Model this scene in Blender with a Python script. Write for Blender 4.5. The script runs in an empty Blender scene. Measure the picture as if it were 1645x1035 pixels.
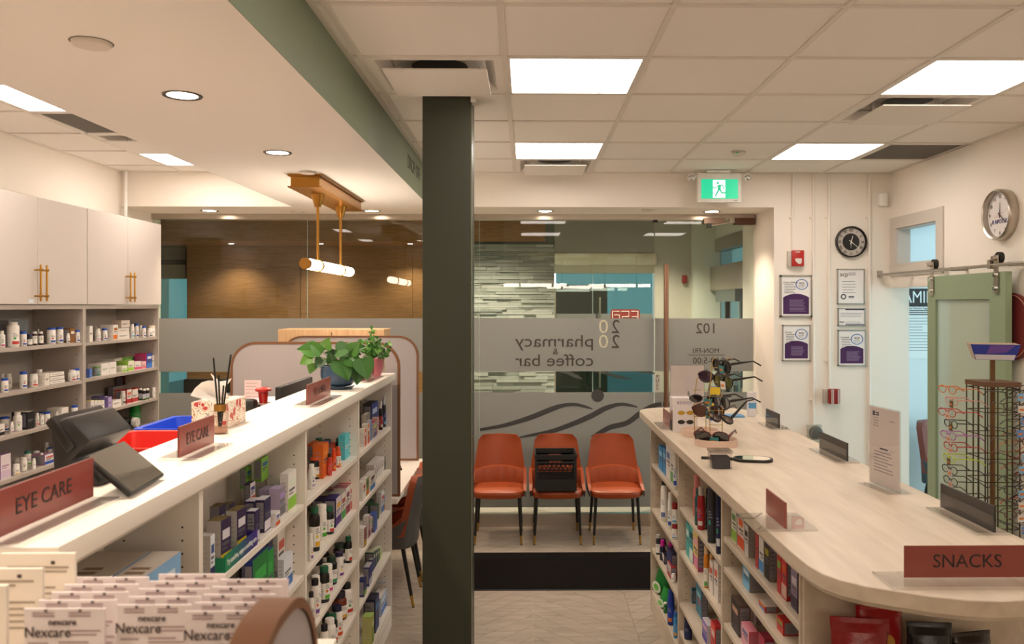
import bpy, bmesh, math, random
from mathutils import Vector, Matrix
random.seed(7)
R = math.radians
SC = bpy.context.scene
COL = SC.collection

# ------------------------------------------------------------------ camera
F, CZ, YAW, PX0, PY0 = 1330.0, 1.89, 0.014, 863.6, 491.0
cam = bpy.data.cameras.new('camera'); camo = bpy.data.objects.new('camera', cam); COL.objects.link(camo)
camo.location = (0, 0, CZ); camo.rotation_euler = (R(90), 0, -YAW)
cam.sensor_width = 36; cam.lens = F / 1645 * 36
cam.shift_x = -(PX0 - 822.5) / 1645; cam.shift_y = -(517.5 - PY0) / 1645
cam.clip_start = .05; cam.clip_end = 200
cam.dof.use_dof = True; cam.dof.focus_distance = 4.0; cam.dof.aperture_fstop = 5.6
SC.camera = camo
# ------------------------------------------------------------------ world, exposure
w = bpy.data.worlds.new('daylight'); SC.world = w; w.use_nodes = True
bg = w.node_tree.nodes['Background']; bg.inputs[0].default_value = (.60, .77, .86, 1); bg.inputs[1].default_value = 2.0
vs = SC.view_settings
vs.view_transform = 'Standard'; vs.look = 'None'; vs.gamma = 1; vs.use_curve_mapping = False; vs.exposure = 1.27
PANEL, DOWN, TUBE = 5.2, 14.0, 11.0        # strength of LED panels, downlights, tube pendants
WARM = (1.0, .885, .79); WARMER = (1.0, .81, .64)

# ------------------------------------------------------------------ helpers
def _dir(px):
    u = (px - PX0) / F
    return math.sin(YAW) + u * math.cos(YAW), math.cos(YAW) - u * math.sin(YAW)
def at(px, py, Y):
    dx, dy = _dir(px); s = Y / dy
    return Vector((dx * s, Y, CZ - (py - PY0) / F * s))
def yat(px, X):
    dx, dy = _dir(px); return dy * X / dx
def zat(py, px, Y):
    dx, dy = _dir(px); return CZ - (py - PY0) / F * Y / dy
def lin(h):
    h = h.lstrip('#'); o = []
    if len(h) == 3: h = ''.join(c + c for c in h)
    for i in (0, 2, 4):
        c = int(h[i:i+2], 16) / 255
        o.append(c / 12.92 if c <= .04045 else ((c + .055) / 1.055) ** 2.4)
    return (*o, 1)
_M = {}
def M(h, rough=.5, metal=0., noise=0., scale=30., bump=0., spec=.5, name=None, emit=None, estr=0., stretch=None, alpha=1., trans=0., coat=0.):
    key = (h, rough, metal, noise, scale, bump, spec, emit, estr, stretch, alpha, trans, coat)
    if key in _M: return _M[key]
    m = bpy.data.materials.new(name or 'paint_' + h.lstrip('#')); m.use_nodes = True
    nt = m.node_tree; b = nt.nodes['Principled BSDF']
    b.inputs['Base Color'].default_value = lin(h); b.inputs['Roughness'].default_value = rough
    b.inputs['Metallic'].default_value = metal; b.inputs['Specular IOR Level'].default_value = spec
    b.inputs['Alpha'].default_value = alpha; b.inputs['Transmission Weight'].default_value = trans
    b.inputs['Coat Weight'].default_value = coat
    if emit: b.inputs['Emission Color'].default_value = (*emit, 1); b.inputs['Emission Strength'].default_value = estr
    if noise or bump:
        tc = nt.nodes.new('ShaderNodeTexCoord'); mp = nt.nodes.new('ShaderNodeMapping'); n = nt.nodes.new('ShaderNodeTexNoise')
        nt.links.new(tc.outputs['Object'], mp.inputs[0]); nt.links.new(mp.outputs[0], n.inputs['Vector'])
        if stretch: mp.inputs['Scale'].default_value = stretch
        n.inputs['Scale'].default_value = scale; n.inputs['Detail'].default_value = 5
        if noise:
            mx = nt.nodes.new('ShaderNodeMix'); mx.data_type = 'RGBA'
            c = lin(h); mx.inputs[6].default_value = tuple(max(0, x * (1 - noise)) for x in c[:3]) + (1,)
            mx.inputs[7].default_value = tuple(min(1, x * (1 + noise)) for x in c[:3]) + (1,)
            nt.links.new(n.outputs['Fac'], mx.inputs[0]); nt.links.new(mx.outputs[2], b.inputs['Base Color'])
        if bump:
            bp = nt.nodes.new('ShaderNodeBump'); bp.inputs['Strength'].default_value = bump; bp.inputs['Distance'].default_value = .01
            nt.links.new(n.outputs['Fac'], bp.inputs['Height']); nt.links.new(bp.outputs[0], b.inputs['Normal'])
    _M[key] = m; return m
def glass_mat(name, tint, refl=1.0, rough=0.0):
    m = bpy.data.materials.new(name); m.use_nodes = True; nt = m.node_tree; nt.nodes.clear()
    o = nt.nodes.new('ShaderNodeOutputMaterial'); mx = nt.nodes.new('ShaderNodeMixShader')
    t = nt.nodes.new('ShaderNodeBsdfTransparent'); g = nt.nodes.new('ShaderNodeBsdfGlossy'); f = nt.nodes.new('ShaderNodeFresnel')
    t.inputs[0].default_value = (*tint, 1); g.inputs['Roughness'].default_value = rough; f.inputs[0].default_value = 1.45
    k = nt.nodes.new('ShaderNodeMath'); k.operation = 'MULTIPLY'; k.inputs[1].default_value = refl; k.use_clamp = True
    ge = nt.nodes.new('ShaderNodeNewGeometry'); iv = nt.nodes.new('ShaderNodeMath'); iv.operation = 'SUBTRACT'; iv.inputs[0].default_value = 1; k2 = nt.nodes.new('ShaderNodeMath'); k2.operation = 'MULTIPLY'
    nt.links.new(ge.outputs['Backfacing'], iv.inputs[1]); nt.links.new(f.outputs[0], k.inputs[0]); nt.links.new(k.outputs[0], k2.inputs[0]); nt.links.new(iv.outputs[0], k2.inputs[1]); nt.links.new(k2.outputs[0], mx.inputs[0])
    nt.links.new(t.outputs[0], mx.inputs[1]); nt.links.new(g.outputs[0], mx.inputs[2]); nt.links.new(mx.outputs[0], o.inputs[0])
    return m
def film_mat(name, col, mixt=.55, clear=.0):
    m = bpy.data.materials.new(name); m.use_nodes = True; nt = m.node_tree; nt.nodes.clear()
    o = nt.nodes.new('ShaderNodeOutputMaterial'); mx = nt.nodes.new('ShaderNodeMixShader')
    a = nt.nodes.new('ShaderNodeBsdfDiffuse'); t = nt.nodes.new('ShaderNodeBsdfTranslucent'); c = nt.nodes.new('ShaderNodeBsdfTransparent'); m2 = nt.nodes.new('ShaderNodeMixShader')
    a.inputs[0].default_value = (*col, 1); t.inputs[0].default_value = (*col, 1); mx.inputs[0].default_value = mixt; m2.inputs[0].default_value = clear
    nt.links.new(a.outputs[0], mx.inputs[1]); nt.links.new(t.outputs[0], mx.inputs[2])
    nt.links.new(mx.outputs[0], m2.inputs[1]); nt.links.new(c.outputs[0], m2.inputs[2]); nt.links.new(m2.outputs[0], o.inputs[0])
    return m
def wood_mat(name, c1, c2, scale=6., stretch=(1, 12, 12), rough=.45, bump=.05):
    m = bpy.data.materials.new(name); m.use_nodes = True; nt = m.node_tree; b = nt.nodes['Principled BSDF']
    tc = nt.nodes.new('ShaderNodeTexCoord'); mp = nt.nodes.new('ShaderNodeMapping'); n = nt.nodes.new('ShaderNodeTexNoise'); r = nt.nodes.new('ShaderNodeValToRGB')
    mp.inputs['Scale'].default_value = stretch; n.inputs['Scale'].default_value = scale; n.inputs['Detail'].default_value = 8; n.inputs['Distortion'].default_value = .6
    r.color_ramp.elements[0].position = .3; r.color_ramp.elements[1].position = .7
    r.color_ramp.elements[0].color = lin(c1); r.color_ramp.elements[1].color = lin(c2)
    oi = nt.nodes.new('ShaderNodeObjectInfo'); ad = nt.nodes.new('ShaderNodeVectorMath'); ad.operation = 'ADD'
    sc = nt.nodes.new('ShaderNodeVectorMath'); sc.operation = 'SCALE'; sc.inputs['Scale'].default_value = 9.
    cx = nt.nodes.new('ShaderNodeCombineXYZ')
    for i in range(3): nt.links.new(oi.outputs['Random'], cx.inputs[i])
    nt.links.new(cx.outputs[0], sc.inputs[0]); nt.links.new(tc.outputs['Object'], ad.inputs[0]); nt.links.new(sc.outputs[0], ad.inputs[1])
    nt.links.new(ad.outputs[0], mp.inputs[0]); nt.links.new(mp.outputs[0], n.inputs['Vector']); nt.links.new(n.outputs['Fac'], r.inputs[0])
    nt.links.new(r.outputs[0], b.inputs['Base Color']); b.inputs['Roughness'].default_value = rough
    if bump:
        bp = nt.nodes.new('ShaderNodeBump'); bp.inputs['Strength'].default_value = bump; bp.inputs['Distance'].default_value = .005
        nt.links.new(n.outputs['Fac'], bp.inputs['Height']); nt.links.new(bp.outputs[0], b.inputs['Normal'])
    return m
def emit_mat(name, col, s):
    m = bpy.data.materials.new(name); m.use_nodes = True; nt = m.node_tree; nt.nodes.clear()
    o = nt.nodes.new('ShaderNodeOutputMaterial'); e = nt.nodes.new('ShaderNodeEmission')
    e.inputs[0].default_value = (*col, 1); e.inputs[1].default_value = s; nt.links.new(e.outputs[0], o.inputs[0]); return m

class MB:
    def __init__(s): s.v = []; s.f = []; s.m = []; s.mats = []
    def mi(s, m):
        if m not in s.mats: s.mats.append(m)
        return s.mats.index(m)
    def add(s, vs, fs, m):
        k = len(s.v); i = s.mi(m); s.v += [tuple(p) for p in vs]
        for f in fs: s.f.append([a + k for a in f]); s.m.append(i)
        return s
    def box(s, x0, x1, y0, y1, z0, z1, m):
        x0, x1 = min(x0, x1), max(x0, x1); y0, y1 = min(y0, y1), max(y0, y1); z0, z1 = min(z0, z1), max(z0, z1)
        return s.add([(x0,y0,z0),(x1,y0,z0),(x1,y1,z0),(x0,y1,z0),(x0,y0,z1),(x1,y0,z1),(x1,y1,z1),(x0,y1,z1)],
                     [(3,2,1,0),(4,5,6,7),(0,1,5,4),(1,2,6,5),(2,3,7,6),(3,0,4,7)], m)
    def obox(s, c, ax, ay, az, m):      # box from centre and three half-axis vectors
        c, ax, ay, az = map(Vector, (c, ax, ay, az)); v = []
        for k in (-1, 1):
            for i, j in ((-1,-1),(1,-1),(1,1),(-1,1)): v.append(c + ax*i + ay*j + az*k)
        return s.add(v, [(3,2,1,0),(4,5,6,7),(0,1,5,4),(1,2,6,5),(2,3,7,6),(3,0,4,7)], m)
    def quad(s, a, b, c, d, m): return s.add([a, b, c, d], [(0,1,2,3)], m)
    def cyl(s, p, q, r0, r1, m, n=12, caps=True):
        p, q = Vector(p), Vector(q); d = (q - p).normalized(); u = d.orthogonal().normalized(); w_ = d.cross(u); v = []
        for c, r in ((p, r0), (q, r1)):
            for i in range(n):
                a = 2*math.pi*i/n; v.append(c + u*r*math.cos(a) + w_*r*math.sin(a))
        fs = [(i, (i+1) % n, n+(i+1) % n, n+i) for i in range(n)]
        if caps: fs += [tuple(range(n-1, -1, -1)), tuple(range(n, 2*n))]
        return s.add(v, fs, m)
    def lathe(s, prof, m, c=(0,0,0), n=16, a0=0., a1=None):
        full = a1 is None; a1 = 2*math.pi if full else a1; cols = n if full else n+1; v = []
        for r, z in prof:
            for i in range(cols):
                a = a0 + (a1-a0)*i/n; v.append((c[0]+r*math.cos(a), c[1]+r*math.sin(a), c[2]+z))
        fs = []
        for k in range(len(prof)-1):
            for i in range(n):
                j = (i+1) % cols if full else i+1
                fs.append((k*cols+i, k*cols+j, (k+1)*cols+j, (k+1)*cols+i))
        return s.add(v, fs, m)
    def prism(s, poly, t0, t1, m, ax='z'):
        n = len(poly); mp = {'z': lambda a, b, t: (a, b, t), 'y': lambda a, b, t: (a, t, b), 'x': lambda a, b, t: (t, a, b)}[ax]
        v = [mp(a, b, t0) for a, b in poly] + [mp(a, b, t1) for a, b in poly]
        return s.add(v, [(i, (i+1) % n, n+(i+1) % n, n+i) for i in range(n)] + [tuple(range(n-1, -1, -1)), tuple(range(n, 2*n))], m)
    def tube(s, pts, r, m, n=6, closed=False):
        pts = [Vector(p) for p in pts]; N = len(pts); v = []; up = None
        for i, p in enumerate(pts):
            a = pts[i-1] if (i or closed) else p; b = pts[(i+1) % N] if (i < N-1 or closed) else p
            d = (b - a).normalized() if (b - a).length > 1e-9 else Vector((0,0,1))
            if up is None: up = d.orthogonal().normalized()
            up = (up - d*up.dot(d)); up = up.normalized() if up.length > 1e-6 else d.orthogonal().normalized()
            w_ = d.cross(up); rr = r[i] if isinstance(r, (list, tuple)) else r
            for k in range(n):
                t = 2*math.pi*k/n; v.append(p + up*rr*math.cos(t) + w_*rr*math.sin(t))
        fs = []
        for i in range(N if closed else N-1):
            j = (i+1) % N
            for k in range(n): fs.append((i*n+k, i*n+(k+1) % n, j*n+(k+1) % n, j*n+k))
        if not closed: fs += [tuple(range(n-1, -1, -1)), tuple(range((N-1)*n, N*n))]
        return s.add(v, fs, m)
    def sphere(s, c, r, m, n=10, sz=1.):
        prof = [(r*math.sin(math.pi*i/n)+1e-5, -r*sz*math.cos(math.pi*i/n)) for i in range(n+1)]
        return s.lathe(prof, m, c, n+4)
    def mesh(s, name, smooth=40, bevel=0., segs=2):
        me = bpy.data.meshes.new(name); me.from_pydata(s.v, [], s.f)
        for m in s.mats: me.materials.append(m)
        for p, i in zip(me.polygons, s.m): p.material_index = i
        bm = bmesh.new(); bm.from_mesh(me)
        if bevel:
            bmesh.ops.remove_doubles(bm, verts=bm.verts, dist=1e-6)
            es = [e for e in bm.edges if len(e.link_faces) == 2 and e.calc_face_angle(0) > R(30)]
            bmesh.ops.bevel(bm, geom=es, offset=bevel, segments=segs, affect='EDGES', profile=.5)
        bmesh.ops.recalc_face_normals(bm, faces=bm.faces)
        bm.to_mesh(me); bm.free()
        if smooth:
            for p in me.polygons: p.use_smooth = True
            me.set_sharp_from_angle(angle=R(smooth))
        return me
    def build(s, name, parent=None, loc=(0,0,0), smooth=40, bevel=0., segs=2, label=None):
        o = bpy.data.objects.new(name, s.mesh(name, smooth, bevel, segs)); COL.objects.link(o)
        o.location = loc
        if parent: o.parent = parent
        if label: o['label'] = label
        return o
def tag(o, label=None, cat=None, group=None, kind=None):
    if label: o['label'] = label
    if cat: o['category'] = cat
    if group: o['group'] = group
    if kind: o['kind'] = kind
    return o
def thing(name, label, cat, loc=(0,0,0), group=None, rz=0.):
    o = bpy.data.objects.new(name, None); COL.objects.link(o); o.location = loc; o.rotation_euler = (0, 0, rz); o.empty_display_size = .05
    return tag(o, label, cat, group)
def struct(o): o['kind'] = 'structure'; return o
def link_copy(o, parent=None, loc=None, rot=None, scale=None):
    c = o.copy(); COL.objects.link(c); c.parent = parent
    if loc is not None: c.location = loc
    if rot is not None: c.rotation_euler = rot
    if scale is not None: c.scale = scale
    return c
def copy_tree(o, parent=None):
    c = link_copy(o, parent)
    for ch in list(o.children): copy_tree(ch, c)
    return c
AX = {'cam': ((1,0,0),(0,0,1)), 'out': ((-1,0,0),(0,0,1)), '+x': ((0,1,0),(0,0,1)), '-x': ((0,-1,0),(0,0,1)), 'up': ((1,0,0),(0,1,0))}
def text(name, body, size, m, parent, loc, ax='cam', ext=.0006, align='CENTER', sx=1., off=0.):
    cu = bpy.data.curves.new('t', 'FONT'); cu.body = body; cu.size = size; cu.align_x = align; cu.align_y = 'CENTER'; cu.extrude = ext; cu.resolution_u = 3; cu.offset = off
    t = bpy.data.objects.new('t', cu); COL.objects.link(t)
    dg = bpy.context.evaluated_depsgraph_get(); me = bpy.data.meshes.new_from_object(t.evaluated_get(dg))
    bpy.data.objects.remove(t); bpy.data.curves.remove(cu)
    a, b = AX[ax] if isinstance(ax, str) else ax
    a = Vector(a); b = Vector(b); n = a.cross(b)
    me.transform(Matrix((( a.x*sx, b.x, n.x, 0), (a.y*sx, b.y, n.y, 0), (a.z*sx, b.z, n.z, 0), (0,0,0,1))))
    me.materials.clear(); me.materials.append(m); me.name = name
    o = bpy.data.objects.new(name, me); COL.objects.link(o); o.location = loc
    if parent: o.parent = parent
    return o
def rrect(x0, x1, y0, y1, r, n=6, corners=(1,1,1,1)):
    p = []
    for k, (cx, cy, a) in enumerate(((x1-r, y0+r, -90), (x1-r, y1-r, 0), (x0+r, y1-r, 90), (x0+r, y0+r, 180))):
        if corners[k]:
            for i in range(n+1):
                t = R(a + 90*i/n); p.append((cx + r*math.cos(t), cy + r*math.sin(t)))
        else: p.append(((x1, y0), (x1, y1), (x0, y1), (x0, y0))[k])
    return p
ORD = ['first','second','third','fourth','fifth','sixth','seventh','eighth','ninth','tenth','eleventh','twelfth','thirteenth','fourteenth','fifteenth','sixteenth','seventeenth','eighteenth']
# ================================================================== STRUCTURE
YF, YG, ZC, ZS, XL, XR, YB = 6.55, 7.1, 2.94, 2.67, -3.18, 2.9, -5.0
m_wall = M('#f1e8dc', .7, noise=.02, scale=60, bump=.03, name='wall_paint')
m_ceil = M('#ece6de', .8, name='soffit_paint')
m_green = M('#7d8a72', .55, noise=.03, scale=50, name='sage_green_paint')
m_dgreen = M('#363a2c', .5, noise=.03, scale=50, name='column_green_paint')
m_steel = M('#b9b0a4', .28, 1., noise=.05, scale=4, stretch=(40, 1, 1), name='brushed_steel')
m_chrome = M('#d8d8d6', .12, 1., name='chrome')
m_brass = M('#b5813c', .3, 1., name='brass')
m_black = M('#15130f', .45, name='black_plastic')
m_white = M('#f2eee8', .5, name='white_plastic')
m_planks = {s_: wood_mat('floor_plank', '#8f8375', '#ada092', 3., (1.2, 9, 9), .30, .02) for s_ in (-1, 1)}
for s_ in (-1, 1):
    for n_ in m_planks[s_].node_tree.nodes:
        if n_.type == 'MAPPING': n_.inputs['Rotation'].default_value = (0, 0, -s_*math.atan2(.66, .6))
m_tile = M('#f3ede5', .9, noise=.06, scale=260, bump=.25, name='speckled_ceiling_tile')
m_bar = M('#e2dad0', .5, name='ceiling_grid_paint')
m_glass = glass_mat('shop_glass', (.90, .96, .94), 1.5)
m_teal = glass_mat('teal_glass', (.18, .265, .255), 1.0)
m_film = film_mat('frosted_film', (.41, .41, .39), .5, .06)
m_oak = wood_mat('corridor_oak', '#8a6238', '#a87b4a', 5., (1.2, 10, 14), .5, .03)
m_pale = M('#d9dccb', .7, name='pale_corridor_paint')

fl = struct(MB().box(-6, 6, YB, 14, -.06, -.005, M('#b0a496', .4, noise=.08, scale=8, name='floor_base')).build('floor'))
Wp, pitch, rise = .6, .17, .66
for sgn in (-1, 1):
    mb = MB(); g = .0012; p = [(g, g), (Wp-g, rise*sgn+g), (Wp-g, rise*sgn+pitch-g), (g, pitch-g)]
    mb.prism(p, -.006, 0, m_planks[sgn]); me = mb.mesh('plank', 0)
    for k in range(-3, 4):
        if (k % 2 == 0) != (sgn < 0): continue
        y = 3.2 + random.random()*.01
        while y < 8.6:
            lo, hi = min(y, y + rise*sgn), max(y, y + rise*sgn) + pitch
            if hi > 3.9 and hi < 7.9:
                o = bpy.data.objects.new('floor_plank', me); COL.objects.link(o); o.parent = fl; o.location = (.04 + k*Wp, y, 0)
            y += pitch

# ceiling with lay-in tiles -------------------------------------------------
cl = struct(MB().box(-3.5, 3.2, YB, YF+.9, ZC+.05, ZC+.1, m_ceil).build('ceiling'))
rowsR = [YF - .61*k for k in range(20)]; colsR = [-.76, -.70, -.09, .52, 1.13, 1.74, 2.35, XR]
rowsL = [YF, 6.25] + [6.25 - .575*k for k in range(1, 21)]; colsL = [XL, -2.70, -2.09, -1.846]
special = {}
for r, c in ((1, 2), (4, 2), (7, 2), (1, 5), (4, 5), (7, 5)): special[('R', r, c)] = 'light'
for r, c in ((0, 2), (4, 1), (3, 5), (9, 3)): special[('R', r, c)] = 'diffuser'
special[('R', 1, 6)] = 'grille'
for r in (1, 4, 7, 10): special[('L', r, 1)] = 'light'
special[('L', 3, 1)] = 'grille'; special[('L', 2, 1)] = 'diffuser'
_tm = {}; slots = []
for side, rows, cols in (('R', rowsR, colsR), ('L', rowsL, colsL)):
    for r in range(len(rows)-1):
        y1, y0 = rows[r], rows[r+1]
        if y0 < YB: y0 = YB
        if y1 - y0 < .1: continue
        for c in range(len(cols)-1):
            x0, x1 = cols[c], cols[c+1]
            if (side, r, c) in special: slots.append((special[(side, r, c)], x0, x1, y0, y1)); continue
            k = (round(x1-x0, 3), round(y1-y0, 3))
            if k not in _tm: _tm[k] = MB().box(.006, x1-x0-.006, .006, y1-y0-.006, .004, .02, m_tile).mesh('ceiling_tile', 0)
            o = bpy.data.objects.new('ceiling_tile', _tm[k]); COL.objects.link(o); o.parent = cl; o.location = (x0, y0, ZC)
    for x in cols: MB().box(-.012, .012, YB, YF, 0, .006, m_bar).build('grid_bar', cl, (min(max(x, cols[0]+.012), cols[-1]-.012), 0, ZC-.002), 0)
    for y in rows:
        if y > YB: MB().box(cols[0], cols[-1], -.012, .012, 0, .006, m_bar).build('grid_bar', cl, (0, min(y, YF-.012), ZC-.0022), 0)
e_panel = emit_mat('led_diffuser', WARM, PANEL)
WHERE = {}
def place_name(x, y):
    return WHERE.get((round(x, 1), round(y, 1)))
lab_light = {(-.09, 3.5): 'large square ceiling light panel beside the green column top', (-.09, 5.33): 'small square ceiling light panel above the seated waiting chairs',
             (1.74, 3.5): 'large square ceiling light panel near the upper corner above clock wall', (1.74, 5.33): 'square ceiling light panel beside the dark return grille',
             (-2.7, 3.95): 'ceiling light panel above near wall cabinets', (-2.7, 5.675): 'ceiling light panel above far wall cabinets'}
n_l = 0
for kind, x0, x1, y0, y1 in slots:
    cx, cy = (x0+x1)/2, (y0+y1)/2; a, b = (x1-x0)/2, (y1-y0)/2
    if kind == 'light':
        lab = next((v for (lx, ly), v in lab_light.items() if abs(lx-x0) < .05 and abs(ly-y0) < .05), None)
        if not lab: n_l += 1; lab = 'ceiling light panel out of view behind the camera'
        t = thing('ceiling_light_panel', lab, 'light', (cx, cy, ZC), 'square ceiling light panels')
        f = MB()
        for s_ in (-1, 1): f.box(-a+.012, a-.012, s_*(b-.012), s_*(b-.022), -.001, .03, m_bar); f.box(s_*(a-.012), s_*(a-.022), -b+.012, b-.012, -.001, .03, m_bar)
        f.build('frame', t, smooth=0); MB().box(-a+.022, a-.022, -b+.022, b-.022, .006, .01, e_panel).build('diffuser', t, smooth=0)
    elif kind == 'diffuser':
        lab = 'square plaque air diffuser ' + ('beside the green column top' if x0 < -.5 and x0 > -1 else 'in ceiling near the front wall' if y1 > 6.4 else 'in front of the upper light panel' if x0 > 1.7 else 'above far wall cabinets' if x0 < -2 else 'behind the camera')
        t = thing('air_diffuser', lab, 'air vent', (cx, cy, ZC), 'air diffusers')
        f = MB(); k = .012
        for (ra, rz), (rb, rz2) in (((1, 0), (.88, 0)), ((.88, 0), (.72, .045))):
            for i in range(4):
                q = [(-1,-1),(1,-1),(1,1),(-1,1)]; p, n_ = q[i], q[(i+1) % 4]
                f.quad((p[0]*(a-k)*ra, p[1]*(b-k)*ra, rz), (n_[0]*(a-k)*ra, n_[1]*(b-k)*ra, rz), (n_[0]*(a-k)*rb, n_[1]*(b-k)*rb, rz2), (p[0]*(a-k)*rb, p[1]*(b-k)*rb, rz2), m_ceil)
        f.build('housing', t, smooth=0)
        MB().lathe([(0.001, .046), (.13, .046)], m_black).build('duct_throat', t)
        MB().box(-a*.74, a*.74, -b*.74, b*.74, -.032, -.026, m_ceil).build('plaque', t, smooth=0)
        for i in (-1, 1): MB().box(i*a*.6-.004, i*a*.6+.004, -.004, .004, -.027, .046, m_bar).build('hanger', t, smooth=0)
    else:
        t = thing('return_grille', 'dark grey return air grille ' + ('by clock wall' if x0 > 0 else 'above wall cabinets'), 'air vent', (cx, cy, ZC))
        f = MB()
        for s_ in (-1, 1): f.box(-a+.012, a-.012, s_*(b-.012), s_*(b-.035), -.002, .02, m_bar); f.box(s_*(a-.012), s_*(a-.035), -b+.012, b-.012, -.002, .02, m_bar)
        f.build('frame', t, smooth=0)
        g = MB(); n_ = 34
        for i in range(n_):
            y = -b+.04 + (2*b-.08)*i/(n_-1); g.box(-a+.035, a-.035, y-.003, y+.003, .002, .012, M('#7d7770', .5))
        g.box(-a+.035, a-.035, -b+.035, b-.035, .02, .024, M('#5d5853', .7)); g.build('louvres', t, smooth=0)
tag(bpy.data.objects['ceiling'])

# bulkheads, walls ----------------------------------------------------------
sf = struct(MB().box(-1.846, -.762, YB, YF, ZS, ZC+.05, m_ceil).build('ceiling_soffit', smooth=0))
tb = struct(MB().box(-.762, -.758, YB, YF+.002, ZS, ZC, m_green).build('trim_1', smooth=0))
text('lettering', 'DROP OFF', .13, M('#3f4036', .6), tb, (-.7575, 5.62, 2.815), '+x', .001)
struct(MB().box(XL-.1, 1.97, YF, 7.6, ZS, ZC+.05, m_wall).build('wall_bulkhead', smooth=0))
struct(MB().box(1.97, 3.05, YF, 7.5, 0, ZC+.05, m_wall).build('wall_front', smooth=0))
struct(MB().box(XL-.15, XL, YB, 7.2, 0, ZC+.05, m_wall).build('wall_left', smooth=0))
struct(MB().box(XL-.15, 3.05, YB-.1, YB, 0, ZC+.05, m_wall).build('wall_back', smooth=0))
oy0, oy1 = 5.62, YF
wr = MB(); wr.box(XR, XR+.15, YB, oy0, 0, ZC+.05, m_wall)
ty0, ty1, tz0, tz1 = 5.80, 6.43, 2.21, 2.49
wr.box(XR, XR+.15, oy0, oy1, 2.03, tz0, m_wall); wr.box(XR, XR+.15, oy0, oy1, tz1, ZC+.05, m_wall)
wr.box(XR, XR+.15, oy0, ty0, tz0, tz1, m_wall); wr.box(XR, XR+.15, ty1, oy1, tz0, tz1, m_wall)
struct(wr.build('wall_right', smooth=0))
tw = struct(MB().box(XR+.10, XR+.106, ty0, ty1, tz0, tz1, film_mat('transom_glass', (.75, .82, .86), .8, .2)).build('window_5', smooth=0))
f = MB(); tf = M('#cfc6bb', .5)
f.box(XR-.012, XR, ty0-.1, ty1+.1, tz1, tz1+.09, tf); f.box(XR-.012, XR, ty0-.1, ty1+.1, tz0-.09, tz0, tf)
f.box(XR-.012, XR, ty0-.1, ty0, tz0, tz1, tf); f.box(XR-.012, XR, ty1, ty1+.1, tz0, tz1, tf)
f.box(XR, XR+.1, ty0, ty1, tz0, tz0+.006, tf); f.box(XR, XR+.1, ty0, ty1, tz1-.006, tz1, tf); f.box(XR, XR+.1, ty0, ty0+.006, tz0, tz1, tf); f.box(XR, XR+.1, ty1-.006, ty1, tz0, tz1, tf)
f.build('window_frame', tw, smooth=0)

# side room seen through the sliding door ------------------------------------
m_side = M('#dfe6ea', .7, name='side_room_paint')
struct(MB().box(3.05, 5.6, 7.3, 7.45, 0, 3, m_side).build('wall_side_room_far', smooth=0))
struct(MB().box(3.05, 5.6, 2.4, 2.5, 0, 3, m_side).build('wall_side_room_near', smooth=0))
struct(MB().box(3.05, 5.6, 2.4, 7.45, 2.95, 3.05, m_side).build('ceiling_side_room', smooth=0))
s_ = MB(); s_.box(5.5, 5.6, 2.5, 3.2, 0, 2.95, m_side); s_.box(5.5, 5.6, 7.1, 7.3, 0, 2.95, m_side); s_.box(5.5, 5.6, 3.2, 7.1, 0, .5, m_side); s_.box(5.5, 5.6, 3.2, 7.1, 2.75, 2.95, m_side)
struct(s_.build('wall_side_room_outer', smooth=0))
sw = struct(MB().box(5.54, 5.55, 3.2, 7.1, .5, 2.75, m_glass).build('window_6', smooth=0))
mu = MB()
for y in (3.2, 4.5, 5.8, 7.06): mu.box(5.52, 5.57, y, y+.04, .5, 2.75, m_steel)
mu.build('window_frame', sw, smooth=0)

# shop front: glass panels, film, lettering ----------------------------------
m_ink = M('#3f3632', .6, name='vinyl_dark'); m_cream = M('#b9b49c', .6, name='vinyl_cream'); m_wave = M('#3b3a39', .6, name='vinyl_charcoal')
zt = ZS - .045; edges = [XL, -1.868, -.40, 1.10]
def bands(o, x0, x1):
    for a, b in ((1.325, 1.78), (.13+.03, 1.145)):
        MB().box(x0, x1, YG-.0045, YG-.0035, a, b, m_film).build('frosted_film', o, smooth=0)
wins = []
for i in range(3):
    o = struct(MB().box(edges[i]+.002, edges[i+1]-.002, YG-.003, YG+.009, .11, zt, m_glass).build('window_%d' % (i+1), smooth=0))
    bands(o, edges[i]+.003, edges[i+1]-.003)
    MB().box(edges[i]-.0006, edges[i]+.0012, YG-.003, YG+.009, .11, zt, M('#a9c4bd', .3)).build('glass_edge', o, smooth=0)
    wins.append(o)
struct(MB().box(XL, 1.10, YG-.03, YG+.03, 0, .108, m_steel).build('trim_2', smooth=0))
struct(MB().box(XL, 1.97, YG-.03, YG+.03, zt, ZS, m_steel).build('trim_3', smooth=0))
dr = struct(MB().box(1.108, 1.955, YG-.003, YG+.009, .012, zt-.004, m_glass).build('door_1', smooth=0))
bands(dr, 1.109, 1.954)
MB().box(1.108, 1.955, YG-.02, YG+.02, .005, .1, m_steel).build('bottom_rail', dr, smooth=0)
m_copper = M('#9c7a66', .3, 1., name='copper_bar')
pb = MB(); pb.cyl((1.195, YG-.06, .85), (1.195, YG-.06, 2.24), .021, .021, m_copper, 16)
for z in (1.05, 2.05): pb.cyl((1.195, YG-.06, z), (1.195, YG, z), .009, .009, m_steel, 8)
pb.build('pull_bar', dr)
cz = MB(); cz.box(1.52, 1.70, YG-.06, YG-.01, zt-.035, zt+.012, M('#8b7668', .4, .5)); cz.box(1.78, 1.955, YG-.07, YG-.01, zt-.045, zt+.012, M('#5b3d30', .4, .4))
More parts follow.
